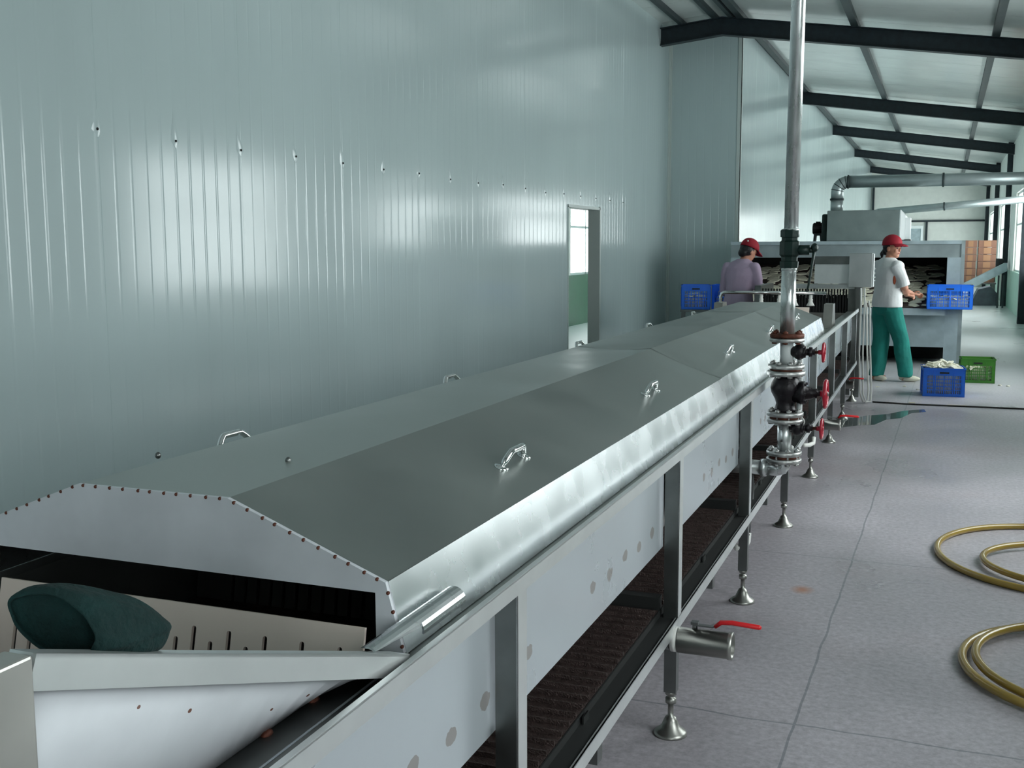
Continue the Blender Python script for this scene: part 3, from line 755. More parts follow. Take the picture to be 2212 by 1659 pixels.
def small_valve(z, xl, r_w):
    v = MB().ell((PX+.055, PY, z), (.030, .032, .036)).cyl((PX+.02, PY, z), (PX+.08, PY, z), .024, 14)
    v.lathe([(.026, 0), (.026, .012), (.016, .014), (.016, .024), (.022, .026), (.022, .040), (.014, .042), (.014, .052)], 8, T3(PX+.07, PY, z) @ RY(R(90)))
    o = obj('gate_valve', v, M['castiron'], sp)
    obj('spindle', MB().cyl((PX+.11, PY, z), (PX+xl, PY, z), .007, 10), M['rust'], o)
    wheel(o, PX+xl, z, r_w)
small_valve(1.050, .158, .040); small_valve(.712, .160, .042)
obj('bypass_pipe', MB().tube([(PX+.055, PY+.02, 1.03), (PX+.058, PY+.03, .98), (PX+.058, PY+.03, .80), (PX+.058, PY+.02, .735)], .013, 12), M['white'], sp)
for z0, z1 in ((1.10, 1.02), (.775, .70)):
    pts = [(PX+.05+.035*math.sin(math.pi*k/8), PY+.0, z0+(z1-z0)*k/8) for k in range(9)]
    obj('thin_tube', MB().tube(pts, .0032, 6), M['whiteplast'], sp)
obj('inlet_elbow', MB().tube([(PX, PY, .56), (PX, PY, .545), (PX-.01, PY, .525), (PX-.03, PY, .520), (PX-.10, PY, .520)], [.032, .034, .034, .034, .034], 20).cyl((PX-.075, PY, .52), (PX-.10, PY, .52), .040, 20).cyl((PX-.10, PY, .52), (PX-.30, PY, .52), .033, 20), M['galv'], sp)

# ================================================================== OUTLET END: spray pipe, transfer conveyor, control box
sprp = empty('spray_pipe', (-1.32, 9.2, .9)); tag(sprp, 'thin chrome spray pipe across the bath outlet with pale cone nozzles', 'pipe')
YS = 9.2
obj('pipe', MB().tube([(-1.76, YS, .99), (-1.76, YS, 1.10), (-1.752, YS, 1.125), (-1.73, YS, 1.136), (-.895, YS, 1.138)], .014, 12), M['chrome'], sprp)
for x in (-1.425, -1.275, -1.15, -1.02):
    obj('nozzle', MB().lathe([(.034, 0), (.030, .010), (.018, .03), (.016, .045), (.019, .05), (.014, .06), (.014, .075), (.010, .10)], 14, T3(x, YS+.03, 1.03)), M['whiteplast'], sprp)
obj('bracket', MB().prism([(YS-.16, .876), (YS+.12, .876), (YS+.05, 1.03), (YS-.07, 1.03)], 'x', -1.80, -1.74), M['dullsteel'], sprp)
# transfer machine
YT = 11.5
tr = empty('transfer_conveyor', (-1.3, YT+.4, 0)); tag(tr, 'stainless transfer hopper conveyor between the bath outlet and the drying oven', 'machine')
obj('hopper_plate', MB().box(-1.24, -.83, YT, YT+.02, 1.145, 1.345), M['rimsteel'], tr)
obj('top_channel', MB().box(-1.24, -.83, YT-.03, YT+.06, 1.345, 1.425), M['post'], tr)
obj('cross_beam', MB().box(-1.42, -.84, YT-.04, YT+.03, 1.095, 1.14), M['steel'], tr)
obj('side_frame', MB().box(-.90, -.82, YT-.02, YT+.9, .5, 1.36), M['post'], tr)
obj('side_frame', MB().box(-1.84, -1.78, YT-.02, YT+.9, .5, 1.12), M['post'], tr)
cm = MB()
for k in range(30):
    x = -1.77+k*.029
    cm.box(x, x+.017, YT+.01, YT+.014, .82, 1.09)
cm.box(-1.78, -.9, YT+.05, YT+.06, .55, 1.03)
obj('chain_curtain', cm, M['dark'], tr)
tm = MB()
for k in range(26):
    x = -1.76+k*.034+rnd.uniform(-.004, .004); z = rnd.choice((1.00, 1.02, 1.045)); obj('curtain_link', MB().box(x, x+.008, YT-.012, YT-.004, z, z+rnd.uniform(.015, .05)), M['dullsteel'], tr)
for x in (-.88, -1.81):
    for yy in (YT+.05, YT+.8): obj('leg', MB().box(x-.02, x+.02, yy-.02, yy+.02, 0, .5), M['post'], tr)
obj('slope_belt', MB().add([(-1.78, YT+.1, .85), (-.90, YT+.1, .85), (-.90, YT+1.2, .80), (-1.78, YT+1.2, .80)], [(0, 1, 2, 3)]).box(-1.78, -.90, YT+.1, YT+1.2, .74, .78), M['belt'], tr)

cbx = empty('control_box', (-.77, 11.41, .0)); tag(cbx, 'grey steel switch box on a post at the far end of the bath', 'control box')
obj('enclosure', MB().box(-.888, -.667, 11.33, 11.50, 1.115, 1.455), M['steel'], cbx, bevel=.004)
obj('enclosure_door', MB().box(-.667, -.655, 11.34, 11.49, 1.12, 1.45), M['white'], cbx)
kn = MB()
for z, r_ in ((1.30, .012), (1.255, .010), (1.215, .008), (1.18, .008)): kn.cyl((-.655, 11.41, z), (-.640, 11.41, z), r_, 10)
obj('switch_knob', kn, M['chrome'], cbx)
obj('post', MB().box(-.82, -.76, 11.38, 11.44, .0, 1.115), M['post'], cbx)
for k, (x0, x1, yo) in enumerate(((-.735, -.715, 0.), (-.70, -.685, -.03))):
    h_ = MB().tube([(x0-.01, 11.0+yo, 1.12), (x0, 10.95+yo, .95), (x0+.0, 10.93+yo, .5), (x1, 10.93+yo, .10), (x1+.03, 10.95+yo, .018), (x1+.07, 11.0+yo, .02), (x1+.075, 10.98+yo, .12), (x1+.05, 10.95+yo, .55), (x1+.035, 10.95+yo, .92), (x1+.02, 10.97+yo, 1.0)], .0085, 8)
    o = obj('power_cable', h_, M['whiteplast'])
    tag(o, ('pale cable looping from the switch box to the floor, nearer the bath', 'pale cable looping from the switch box to the floor, nearer the man in green trousers')[k], 'cable', 'cables under the switch box')
o = obj('floor_cable', MB().tube([(-.60, 11.03, .008), (-.3, 10.99, .008), (0, 11.0, .008), (.4, 11.02, .008), (.8, 11.03, .008), (1.2, 11.05, .008), (1.5, 11.04, .008)], .0075, 6), M['cable'])
tag(o, 'thin dark cable lying straight across the floor in front of the crates', 'cable')

# ================================================================== DRYING OVEN
OY = 14.9; OX0_, OX1_ = -2.72, .19
ov = empty('drying_oven', (-1.26, OY+1, 0)); tag(ov, 'wide grey steel belt dryer across the hall with an open loading mouth', 'machine')
obj('header', MB().box(OX0_, OX1_, OY, OY+.06, 1.385, 1.555), M['ovenm'], ov)
obj('roof_plate', MB().box(OX0_, OX1_, OY-.03, OY+3.2, 1.555, 1.60), M['oveng'], ov)
obj('front_post', MB().box(.03, OX1_, OY-.02, OY+.06, 0, 1.385), M['oveng'], ov)
obj('front_post', MB().box(OX0_, OX0_+.14, OY-.02, OY+.06, 0, 1.385), M['oveng'], ov)
obj('corner_post', MB().box(OX1_-.001, OX1_+.045, OY-.02, OY+.06, 0, 1.60), M['ovenm'], ov)
obj('side_wall', MB().box(OX1_-.02, OX1_, OY+.06, OY+3.2, .2, 1.555), M['ovenm'], ov)
obj('side_wall', MB().box(OX0_, OX0_+.02, OY+.06, OY+3.2, .2, 1.555), M['ovenm'], ov)
obj('sill', MB().box(OX0_+.14, .03, OY-.30, OY+.02, .66, .745), M['oveng'], ov)
obj('front_panel', MB().box(OX0_+.14, .03, OY-.02, OY, .235, .66), M['oveng'], ov)
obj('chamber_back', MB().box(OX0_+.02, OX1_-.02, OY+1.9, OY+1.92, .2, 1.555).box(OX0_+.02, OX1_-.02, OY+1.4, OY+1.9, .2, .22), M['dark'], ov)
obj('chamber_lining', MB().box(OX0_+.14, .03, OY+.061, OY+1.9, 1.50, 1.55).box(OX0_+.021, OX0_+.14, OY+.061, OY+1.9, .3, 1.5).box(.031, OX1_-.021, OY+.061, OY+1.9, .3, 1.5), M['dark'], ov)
BY0, BZ0, BY1, BZ1 = OY-.22, .765, OY+1.35, 1.27
bt = MB(); nb = 46
for k in range(nb):
    u0, u1 = k/nb, (k+.8)/nb
    ya, yb_, za, zb = BY0+(BY1-BY0)*u0, BY0+(BY1-BY0)*u1, BZ0+(BZ1-BZ0)*u0, BZ0+(BZ1-BZ0)*u1
    bt.add([(OX0_+.16, ya, za), (.01, ya, za), (.01, yb_, zb), (OX0_+.16, yb_, zb), (OX0_+.16, ya, za-.012), (.01, ya, za-.012), (.01, yb_, zb-.012), (OX0_+.16, yb_, zb-.012)],
           [(0, 1, 2, 3), (7, 6, 5, 4), (0, 4, 5, 1), (2, 6, 7, 3)])
obj('loading_belt', bt, M['belt'], ov)
for x in (OX1_-.06, OX0_+.06): obj('rear_leg', MB().box(x-.03, x+.03, OY+3.1, OY+3.18, 0, .2), M['oveng'], ov)
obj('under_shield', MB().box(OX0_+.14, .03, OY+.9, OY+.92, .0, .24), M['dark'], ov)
# dried slices on the belt: one shape per variant, copied
def slice_mb(sx, sy, seed, th=.010):
    b = MB(); n = 12; rg = random.Random(seed); vs = []; ph = [rg.uniform(.72, 1.15) for _ in range(n)]
    for zz, s_ in ((0, 1), (th, .92)):
        for k in range(n):
            a = 2*math.pi*k/n; vs.append((sx*ph[k]*s_*math.cos(a), sy*ph[k]*s_*math.sin(a), zz+.006*math.sin(2*a+seed)))
    return b.add(vs, [tuple(range(n))[::-1], tuple(range(n, 2*n))]+[(k, (k+1) % n, n+(k+1) % n, n+k) for k in range(n)])
slope = math.atan2(BZ1-BZ0, BY1-BY0)
SLB = 'flat pale slice spread on the dark loading belt of the dryer'
slproto = []
for s_ in range(5):
    o = obj('vegetable_slice', slice_mb(.078+.012*s_, .052+.006*(s_ % 3), s_+3), M['slice'], None, base=Vector((0, 0, 0)))
    tag(o, SLB, 'vegetable slice', 'slices on the dryer belt'); slproto.append(o)
cnt = 0
rg = random.Random(11)
for row in range(17):
    u = .03+row*.056
    for q in range(15):
        x = OX0_+.28+q*.178+rg.uniform(-.045, .045)
        if x > .0-.06 or rg.random() < .12: continue
        uu = u+rg.uniform(-.018, .018); y = BY0+(BY1-BY0)*uu; z = BZ0+(BZ1-BZ0)*uu+.003+.0016*(cnt % 7)
        T = T3(x, y, z) @ RX(slope) @ RZ(rg.uniform(-.6, .6))
        if cnt < 5:
            o = slproto[cnt]; W_ = T; WM[o.name] = W_; o.matrix_local = W_
        else:
            o = slproto[rg.randrange(5)].copy(); link(o); o.matrix_local = T
        cnt += 1
# fan unit on top of the oven
fan = empty('fan_housing', (-1.0, OY+.7, 1.6)); tag(fan, 'grey sheet metal fan box standing on the dryer roof', 'fan')
obj('casing', MB().box(-1.47, -.555, OY+.02, OY+1.1, 1.60, 2.0), M['fanbox'], fan, bevel=.01)
obj('end_flare', MB().add([(-.555, OY+.02, 1.60), (-.555, OY+.02, 2.0), (-.50, OY+.12, 1.93), (-.50, OY+.12, 1.62), (-.555, OY+1.1, 1.6), (-.555, OY+1.1, 2.0), (-.50, OY+1.0, 1.93), (-.50, OY+1.0, 1.62)], [(0, 1, 2, 3), (4, 7, 6, 5), (1, 5, 6, 2), (3, 2, 6, 7), (0, 3, 7, 4)]), M['white'], fan)
obj('volute', MB().box(-1.55, -1.47, OY+.15, OY+.95, 1.60, 1.96), M['greeniron'], fan, bevel=.02)
mt_ = empty('electric_motor', (-1.62, OY+.5, 1.6)); tag(mt_, 'black electric motor on a stand beside the fan box', 'motor')
mb_ = MB().cyl((-1.70, OY+.5, 1.775), (-1.551, OY+.5, 1.775), .070, 20)
for k in range(16):
    a = 2*math.pi*k/16; mb_.box(-1.69, -1.58, -.003, .003, .066, .080, T3(0, OY+.5, 1.775) @ RX(a))
mb_.box(-1.66, -1.60, OY+.47, OY+.53, 1.84, 1.87)
obj('motor_body', mb_, M['castiron'], mt_)
obj('stand', MB().prism([(-1.685, 1.60), (-1.66, 1.60), (-1.65, 1.68), (-1.60, 1.68), (-1.59, 1.60), (-1.565, 1.60), (-1.575, 1.71), (-1.675, 1.71)], 'y', OY+.42, OY+.58), M['purlin'], mt_)
wb = empty('switch_cabinet', (-.46, OY+.3, 1.6)); tag(wb, 'small white cabinet at the right end of the fan box', 'cabinet')
obj('cabinet_body', MB().box(-.50, -.435, OY+.2, OY+.5, 1.62, 1.90), M['white'], wb, bevel=.004)
obj('cabinet_base', MB().box(-.51, -.425, OY+.19, OY+.51, 1.60, 1.62), M['post'], wb)
# ducts
d1 = empty('ventilation_duct', (-.4, 15.6, 2.0)); tag(d1, 'large round galvanised duct rising from the fan box and bending right', 'duct')
YD = OY+.55
rd = .082
obj('riser', MB().cyl((-1.40, YD, 1.99), (-1.40, YD, 2.16), rd, 24), M['duct'], d1)
el = MB(); pts = []
Rb = .14
for k in range(9):
    a = math.pi/2*k/8; pts.append((-1.40+Rb-Rb*math.cos(a), YD, 2.16+.10+Rb*math.sin(a)))
obj('elbow', MB().tube([(-1.40, YD, 2.17)]+pts, rd, 24), M['duct'], d1)
rb = MB()
for k in (1, 3, 5, 7):
    p = Vector(pts[k]); a = math.pi/2*k/8; t = Vector((math.sin(a), 0, math.cos(a))); rb.tube([p-t*.005, p+t*.005], rd*1.03, 24)
obj('elbow_seam', rb, M['purlin'], d1)
obj('horizontal_run', MB().cyl((-1.26, YD, 2.40), (2.0, YD, 2.385), rd, 24), M['duct'], d1)
cs = MB()
for p, q in (((-1.40, YD, 2.155), (-1.40, YD, 2.18)), ((-1.27, YD, 2.40), (-1.25, YD, 2.40)), ((-.075, YD, 2.395), (-.05, YD, 2.395)), ((1.0, YD, 2.39), (1.02, YD, 2.39))): obj('clamp_ring', MB().cyl(p, q, rd*1.13, 24), M['purlin'], d1)
d2 = empty('ventilation_duct', (0, 20, 2.1)); tag(d2, 'thinner round duct running right behind the large one, rising slightly', 'duct')
obj('horizontal_run', MB().cyl((-1.12, 20, 2.13), (1.5, 20, 2.33), .062, 20).lathe([(.03, -.1), (.062, 0)], 20, T3(-1.12, 20, 2.13) @ RY(R(86))), M['duct'], d2)
obj('clamp_ring', MB().cyl((-.06, 20, 2.211), (-.035, 20, 2.213), .072, 20), M['purlin'], d2)
o = obj('duct_stand', MB().box(-1.13, -1.09, 19.98, 20.02, 0, 2.09), M['purlin'], d2)
o = obj('duct_stand', MB().box(1.38, 1.43, 19.97, 20.03, 0, 2.27), M['purlin'], d2)

# ================================================================== CRATES
def crate_mesh(w_, d_, h_):
    """slotted plastic crate around the origin, front faces -Y: real grid walls"""
    b = MB(); t = .006
    def wall(L, X):
        b.box(-L/2, L/2, 0, .012, h_-.03, h_, X); b.box(-L/2, L/2, -.006, .016, h_-.012, h_, X); b.box(-L/2, L/2, 0, t, 0, .03, X)
        b.box(-L/2, -L/2+.035, 0, t, .03, h_-.03, X); b.box(L/2-.035, L/2, 0, t, .03, h_-.03, X)
        b.box(-L/2+.035, L/2-.035, 0, t, h_-.075, h_-.03, X)
        n = int((L-.07)/.020)
        for k in range(n+1):
            x = -L/2+.035+(L-.07)*k/n; wd = .004 if k % 4 else .010; b.box(x-wd/2, x+wd/2, 0, t, .03, h_-.075, X)
        m_ = 5
        for k in range(1, m_):
            z = .03+(h_-.105)*k/m_; b.box(-L/2+.035, L/2-.035, 0, t, z-.004, z+.004, X)
        for x in (-L/4, 0, L/4): b.box(x-.004, x+.004, -.006, 0, .03, h_-.03, X)
    wall(w_, T3(0, -d_/2, 0)); wall(w_, T3(0, d_/2, 0) @ RZ(math.pi)); wall(d_, T3(-w_/2, 0, 0) @ RZ(-math.pi/2)); wall(d_, T3(w_/2, 0, 0) @ RZ(math.pi/2))
    b.box(-w_/2, w_/2, -d_/2, d_/2, 0, .006)
    return b
def crate(x, y, z, rz, mt, label, w_=.50, d_=.36, h_=.30, fill=None):
    X = T3(x, y, z) @ RZ(rz)
    rt = empty('plastic_crate', (x, y, z), rz); tag(rt, label, 'crate', 'plastic crates')
    obj('crate_shell', crate_mesh(w_, d_, h_), mt, rt, X=X)
    obj('hand_grip', MB().box(-.045, .045, -d_/2-.0075, -d_/2-.006, h_-.055, h_-.038, X), M['dark'], rt)
    return X
c1 = crate(.03, 11.90, 0, R(5), M['blue'], 'blue plastic crate heaped with white slices on the floor beside the standing worker', .40, .36, .29)
c2 = crate(.39, 13.22, 0, R(2), M['green'], 'green plastic crate on the floor at the foot of the dryer', .36, .32, .27)
c3 = crate(.075, 14.68, .745, R(1), M['blue'], 'bright blue plastic crate standing on the dryer sill, right corner', .53, .36, .30)
c4 = crate(-2.76, 12.86, .79, R(12), M['blue'], 'blue plastic crate in the left corner, nearer of the pair behind the bath', .34, .30, .29)
c5 = crate(-2.39, 13.02, .79, R(4), M['blue'], 'blue plastic crate partly behind the lilac-shirted worker, farther of the corner pair', .38, .30, .29)
stn = empty('crate_stand', (-2.55, 12.94, 0)); tag(stn, 'low steel stand in the corner carrying the blue crates', 'stand')
obj('stand_top', MB().box(-2.90, -2.18, 12.66, 13.22, .76, .79), M['post'], stn)
for x in (-2.87, -2.21):
    for y in (12.69, 13.19): obj('leg', MB().box(x-.02, x+.02, y-.02, y+.02, 0, .76), M['post'], stn)
def pile(X, nx, n, hx, hy, z0, hgt, lab, grp, mt, over=0.):
    pr_s = None; rg = random.Random(n*7+nx)
    core = MB(); seg = 16; vs = []
    # bulk of the load as one uncountable mass under the visible slices
    for j, (s_, zz) in enumerate(((1., .01), (1., z0*.9), (.75, z0+hgt*.5), (.35, z0+hgt*.85))):
        for k in range(seg):
            a = 2*math.pi*k/seg; c_, s2 = math.cos(a), math.sin(a); e_ = max(abs(c_), abs(s2))
            vs.append((hx*s_*c_/e_*(.97), hy*s_*s2/e_*(.97), zz+.008*math.sin(a*5)))
    core.add(vs, [(j*seg+k, j*seg+(k+1) % seg, (j+1)*seg+(k+1) % seg, (j+1)*seg+k) for j in range(3) for k in range(seg)]+[tuple(3*seg+k for k in range(seg)), tuple(range(seg))[::-1]], True)
    o = obj('slice_load', core, mt, X=X); tag(o, lab+', the bulk under the top layer', 'vegetable slices', kind='stuff')
    for k in range(n):
        x = rg.uniform(-hx, hx)*.95; y = rg.uniform(-hy, hy)*.95; q_ = max(abs(x)/hx, abs(y)/hy); z = z0+hgt*(1-q_**1.5)+.004
        if pr_s is None or k < 3:
            o = obj('vegetable_slice', slice_mb(.055+.01*k, .032, 40+k, .008), mt, None, base=Vector((0, 0, 0))); pr_s = (pr_s or [])+[o]
            tag(o, lab, 'vegetable slice', grp)
        else: o = pr_s[k % 3].copy(); link(o)
        o.matrix_local = X @ T3(x, y, z) @ RZ(rg.uniform(-2, 2)) @ RX(rg.uniform(-.45, .45)) @ RY(rg.uniform(-.4, .4))
pile(c1, 1, 46, .17, .15, .265, .075, 'white slice heaped on top of the blue crate on the floor', 'white slices heaped in the blue floor crate', M['paleslice'])
pile(c2, 2, 26, .155, .135, .17, .02, 'pale slice lying inside the green crate', 'slices in the green crate', M['slice'])
pile(c3, 3, 20, .235, .155, .12, .03, 'pale slice lying inside the blue crate on the dryer sill', 'slices in the raised blue crate', M['slice'])
for x in (c4, c5):
    pile(x, 5 if x is c4 else 6, 10, .14, .12, .15, .02, 'pale slice lying inside the %s corner crate' % ('nearer' if x is c4 else 'farther'), 'slices in the %s corner crate' % ('nearer' if x is c4 else 'farther'), M['slice'])

# ================================================================== FAR END: cartons, table, slide, conveyor
for k, (x0, x1, n, y0) in enumerate(((.50, .84, 6, 34.0), (.885, 1.36, 6, 34.1))):
    ws = x1-x0; z = .52; hs = (1.73-z)/n
    for i in range(n):
        rt = empty('carton', ((x0+x1)/2, y0+.25, z+i*hs)); nm = ('bottom', 'second', 'third', 'fourth', 'fifth', 'top')[i]
        tag(rt, 'brown cardboard carton, %s of the %s stack at the far end' % (nm if nm != 'top' else 'topmost', ('left', 'right')[k]), 'carton', 'cartons stacked at the far end')
        j = rnd.uniform(-.012, .012)
        obj('carton_body', MB().box(x0+j, x1+j, y0, y0+.5, z+i*hs+.002, z+(i+1)*hs-.004), M['card'], rt, bevel=.004)
        obj('tape_strip', MB().box(x0+j+ws*.3, x0+j+ws*.7, y0-.002, y0, z+i*hs+.02, z+(i+1)*hs-.02), M['tape'], rt)
rt = empty('carton_pallet', (.93, 34.3, 0)); tag(rt, 'low table carrying the carton stacks at the far end', 'table')
obj('table_top', MB().box(.45, 1.38, 33.6, 34.75, .48, .52), M['post'], rt)
for x in (.5, 1.33):
    for y in (33.65, 34.7): obj('leg', MB().box(x-.03, x+.03, y-.03, y+.03, 0, .48), M['post'], rt)
tag(obj('tarpaulin', MB().prism([(.66, 0), (1.36, 0), (1.34, .30), (1.15, .50), (.85, .42)], 'y', 31.0, 32.2), M['tarp']), 'dark grey covered heap on the floor under the slanting conveyor', 'tarpaulin')
cv = empty('slanting_conveyor', (1.0, 30, 0)); tag(cv, 'pale slanting trough conveyor rising right towards the windows', 'conveyor')
obj('trough', MB().prism([(.45, .47), (.62, .47), (1.46, .93), (1.46, 1.13), (1.40, 1.13), (.45, .60)], 'y', 29.8, 30.2), M['oveng'], cv)
for x in (.60, 1.28, 1.40): obj('leg', MB().box(x-.02, x+.02, 29.85, 29.90, 0, .47 if x < 1 else .82), M['purlin'], cv)
obj('drum', MB().cyl((1.22, 30.5, 1.12), (1.40, 30.5, 1.12), .12, 16), M['rubber'], cv)
wbx = empty('door_2', (-1.05, YF, 0)); tag(wbx, kind='structure')
obj('door_frame', MB().box(-1.36, -.86, YF-.06, YF-.001, 2.3, 2.42).box(-.95, -.86, YF-.06, YF-.001, 0, 2.3).box(-1.40, -1.33, YF-.06, YF-.001, 0, 2.42), M['white'], wbx)
obj('door_leaf', MB().box(-1.33, -.95, YF-.03, YF-.001, 0, 2.3), M['oveng'], wbx)

# ================================================================== FLOOR THINGS
def ring_hose(pts, r_, label, name='hose_coil'):
    o = obj(name, MB().tube(pts, r_, 12), M['hoseY']); tag(o, label, 'hose', 'amber hoses on the floor'); return o
def arc(cx, cy, rx, ry, a0, a1, n, rot=0., z0=.016, z1=.016):
    out = []
    for k in range(n+1):
        a = R(a0+(a1-a0)*k/n); x = rx*math.cos(a); y = ry*math.sin(a); c_, s_ = math.cos(rot), math.sin(rot)
        out.append((cx+x*c_-y*s_, cy+x*s_+y*c_, z0+(z1-z0)*k/n))
    return out
ring_hose(arc(.60, 5.66, .575, .62, 20, 330, 60, 0, .016, .016)+arc(.78, 5.50, .55, .40, 300, 40, 50, 0, .018, .040)[::1], .0155, 'amber hose coil farther from the camera, its single loops spread wide')
ring_hose(arc(.62, 4.12, .50, .50, 60, 420, 60, 0, .016, .034)+arc(.64, 4.13, .475, .47, 60, 400, 60, 0, .036, .034), .0155, 'amber hose coil nearer the camera, two loops close together')
# puddle
pts = [(-.81, 9.30), (-.62, 9.55), (-.50, 9.62), (-.42, 9.95), (-.30, 10.1), (-.22, 10.45), (-.10, 10.55), (-.12, 10.72), (-.30, 10.55), (-.42, 10.30), (-.60, 10.12), (-.70, 9.95), (-.80, 9.9), (-.88, 9.6)]
pd = MB(); n = len(pts); pd.add([(x, y, .002) for x, y in pts]+[(x, y, .0) for x, y in pts], [tuple(range(n))]+[(k, n+k, n+(k+1) % n, (k+1) % n) for k in range(n)])
o = obj('puddle', pd, M['water']); tag(o, 'dark shallow puddle of water on the concrete beside the bath legs', 'puddle')
for k, (x, y, l_) in enumerate(((.17, 11.10, .17), (-.24, 11.14, .06))):
    o = obj('floor_scrap', MB().box(-l_/2, l_/2, -.012, .012, 0, .006, T3(x, y, .0) @ RZ(.1)), M['paper'])
    tag(o, ('long pale scrap beside the floor cable, in front of the crates', 'tiny pale scrap beside the floor cable, left of the long one')[k], 'scrap')
for k, (x, y) in enumerate(((-.62, 12.3), (-.35, 12.45), (.62, 12.9), (.70, 12.85), (-.20, 12.2))):
    o = obj('fallen_slice', slice_mb(.025, .014, 60+k, .006), M['paleslice'], X=T3(x, y, .001)); tag(o, 'small pale slice fallen on the floor near the crates', 'vegetable slice', 'slices fallen on the floor')

# ================================================================== PEOPLE
def ringloft(b, rings, seg=20):
    """rings: (centre, rx, ry, rotZ) ellipses, stacked"""
    vs = []; fs = []
    for c, rx, ry, rot in rings:
        for k in range(seg):
            a = 2*math.pi*k/seg; x = rx*math.cos(a); y = ry*math.sin(a); co, si = math.cos(rot), math.sin(rot)
            vs.append((c[0]+x*co-y*si, c[1]+x*si+y*co, c[2]))
    n = len(rings)
    for i in range(n-1):
        for k in range(seg): k2 = (k+1) % seg; fs.append((i*seg+k, i*seg+k2, (i+1)*seg+k2, (i+1)*seg+k))
    fs.append(tuple(range(seg))[::-1]); fs.append(tuple((n-1)*seg+k for k in range(seg)))
    return b.add(vs, fs, True)
def remesh(o, vox, it=4, fac=.5):
    m_ = o.modifiers.new('one_surface', 'REMESH'); m_.mode = 'VOXEL'; m_.voxel_size = vox; m_.use_smooth_shade = True
    s_ = o.modifiers.new('soft', 'SMOOTH'); s_.iterations = it; s_.factor = fac
def hand(b, wrist, d, side_v, palm_n, curl, scale=1.):
    """palm + five separate fingers; d = direction of the hand, side_v towards the thumb, palm_n out of the palm"""
    w0 = Vector(wrist); d = Vector(d).normalized(); s_ = Vector(side_v); s_ = (s_-d*s_.dot(d)).normalized(); n_ = Vector(palm_n); n_ = (n_-d*n_.dot(d)-s_*n_.dot(s_)).normalized()
    k = scale
    b.tube([w0-d*.02*k, w0+d*.015*k, w0+d*.055*k, w0+d*.085*k], [.022*k, .027*k, .034*k, .030*k], 12, None, True, False, .55)
    for off, L_, r_ in ((.026, .062, .0085), (.009, .072, .009), (-.009, .067, .0085), (-.026, .052, .0075)):
        p = w0+d*.080*k+s_*off*k; pts = [p]; dirn = d.copy()
        for j in range(3):
            an = curl*(.6+.5*j); dirn = (d*math.cos(an*(j+1)*.6)+n_*math.sin(an*(j+1)*.6)).normalized(); p = p+dirn*L_*k/3*(1.15 if j == 0 else .95); pts.append(p)
        b.tube(pts, [r_*k, r_*k, r_*.92*k, r_*.7*k], 8)
    p = w0+d*.025*k+s_*.026*k
    b.tube([p, p+(s_*.6+d*.6+n_*.3).normalized()*.030*k, p+(s_*.6+d*.6+n_*.3).normalized()*.030*k+(d+n_*.5).normalized()*.028*k], [.011*k, .010*k, .008*k], 8)
def head(b, c, face, tilt=0., s=1.):
    """skull, jaw, nose, ears, lips; face = horizontal facing angle (0 = +X)"""
    X = T3(*c) @ RZ(face) @ RY(tilt)
    b.ell((0, 0, .02*s), (.095*s, .076*s, .105*s), X, 20, 14)
    b.ell((.030*s, 0, -.045*s), (.062*s, .056*s, .070*s), X, 18, 12)
    b.ell((.066*s, 0, -.085*s), (.024*s, .030*s, .022*s), X, 12, 8)      # chin
    b.ell((.094*s, 0, -.015*s), (.018*s, .012*s, .026*s), X, 10, 8)       # nose
    b.ell((.082*s, 0, .020*s), (.014*s, .050*s, .012*s), X, 12, 8)        # brow
    b.ell((.084*s, 0, -.052*s), (.013*s, .026*s, .010*s), X, 10, 6)       # mouth
    for sg in (1, -1):
        b.ell((-.002*s, sg*.077*s, -.010*s), (.018*s, .010*s, .030*s), X, 10, 8)
        b.ell((.066*s, sg*.034*s, -.025*s), (.020*s, .020*s, .022*s), X, 10, 8)   # cheek
    return X
def face_parts(root, X, s=1.):
    e = MB()
    for sg in (1, -1): e.ell((.084*s, sg*.030*s, .003*s), (.008*s, .013*s, .006*s), X, 10, 6)
    obj('eye', e, M['hair'], root)
    e = MB()
    for sg in (1, -1): e.ell((.090*s, sg*.032*s, .020*s), (.005*s, .018*s, .004*s), X, 10, 6)
    obj('eyebrow', e, M['hair'], root)
    obj('lips', MB().ell((.094*s, 0, -.053*s), (.006*s, .020*s, .006*s), X, 10, 6), M['redlip'], root)
M['redlip'] = mat('lips', (.35, .08, .07), .5)
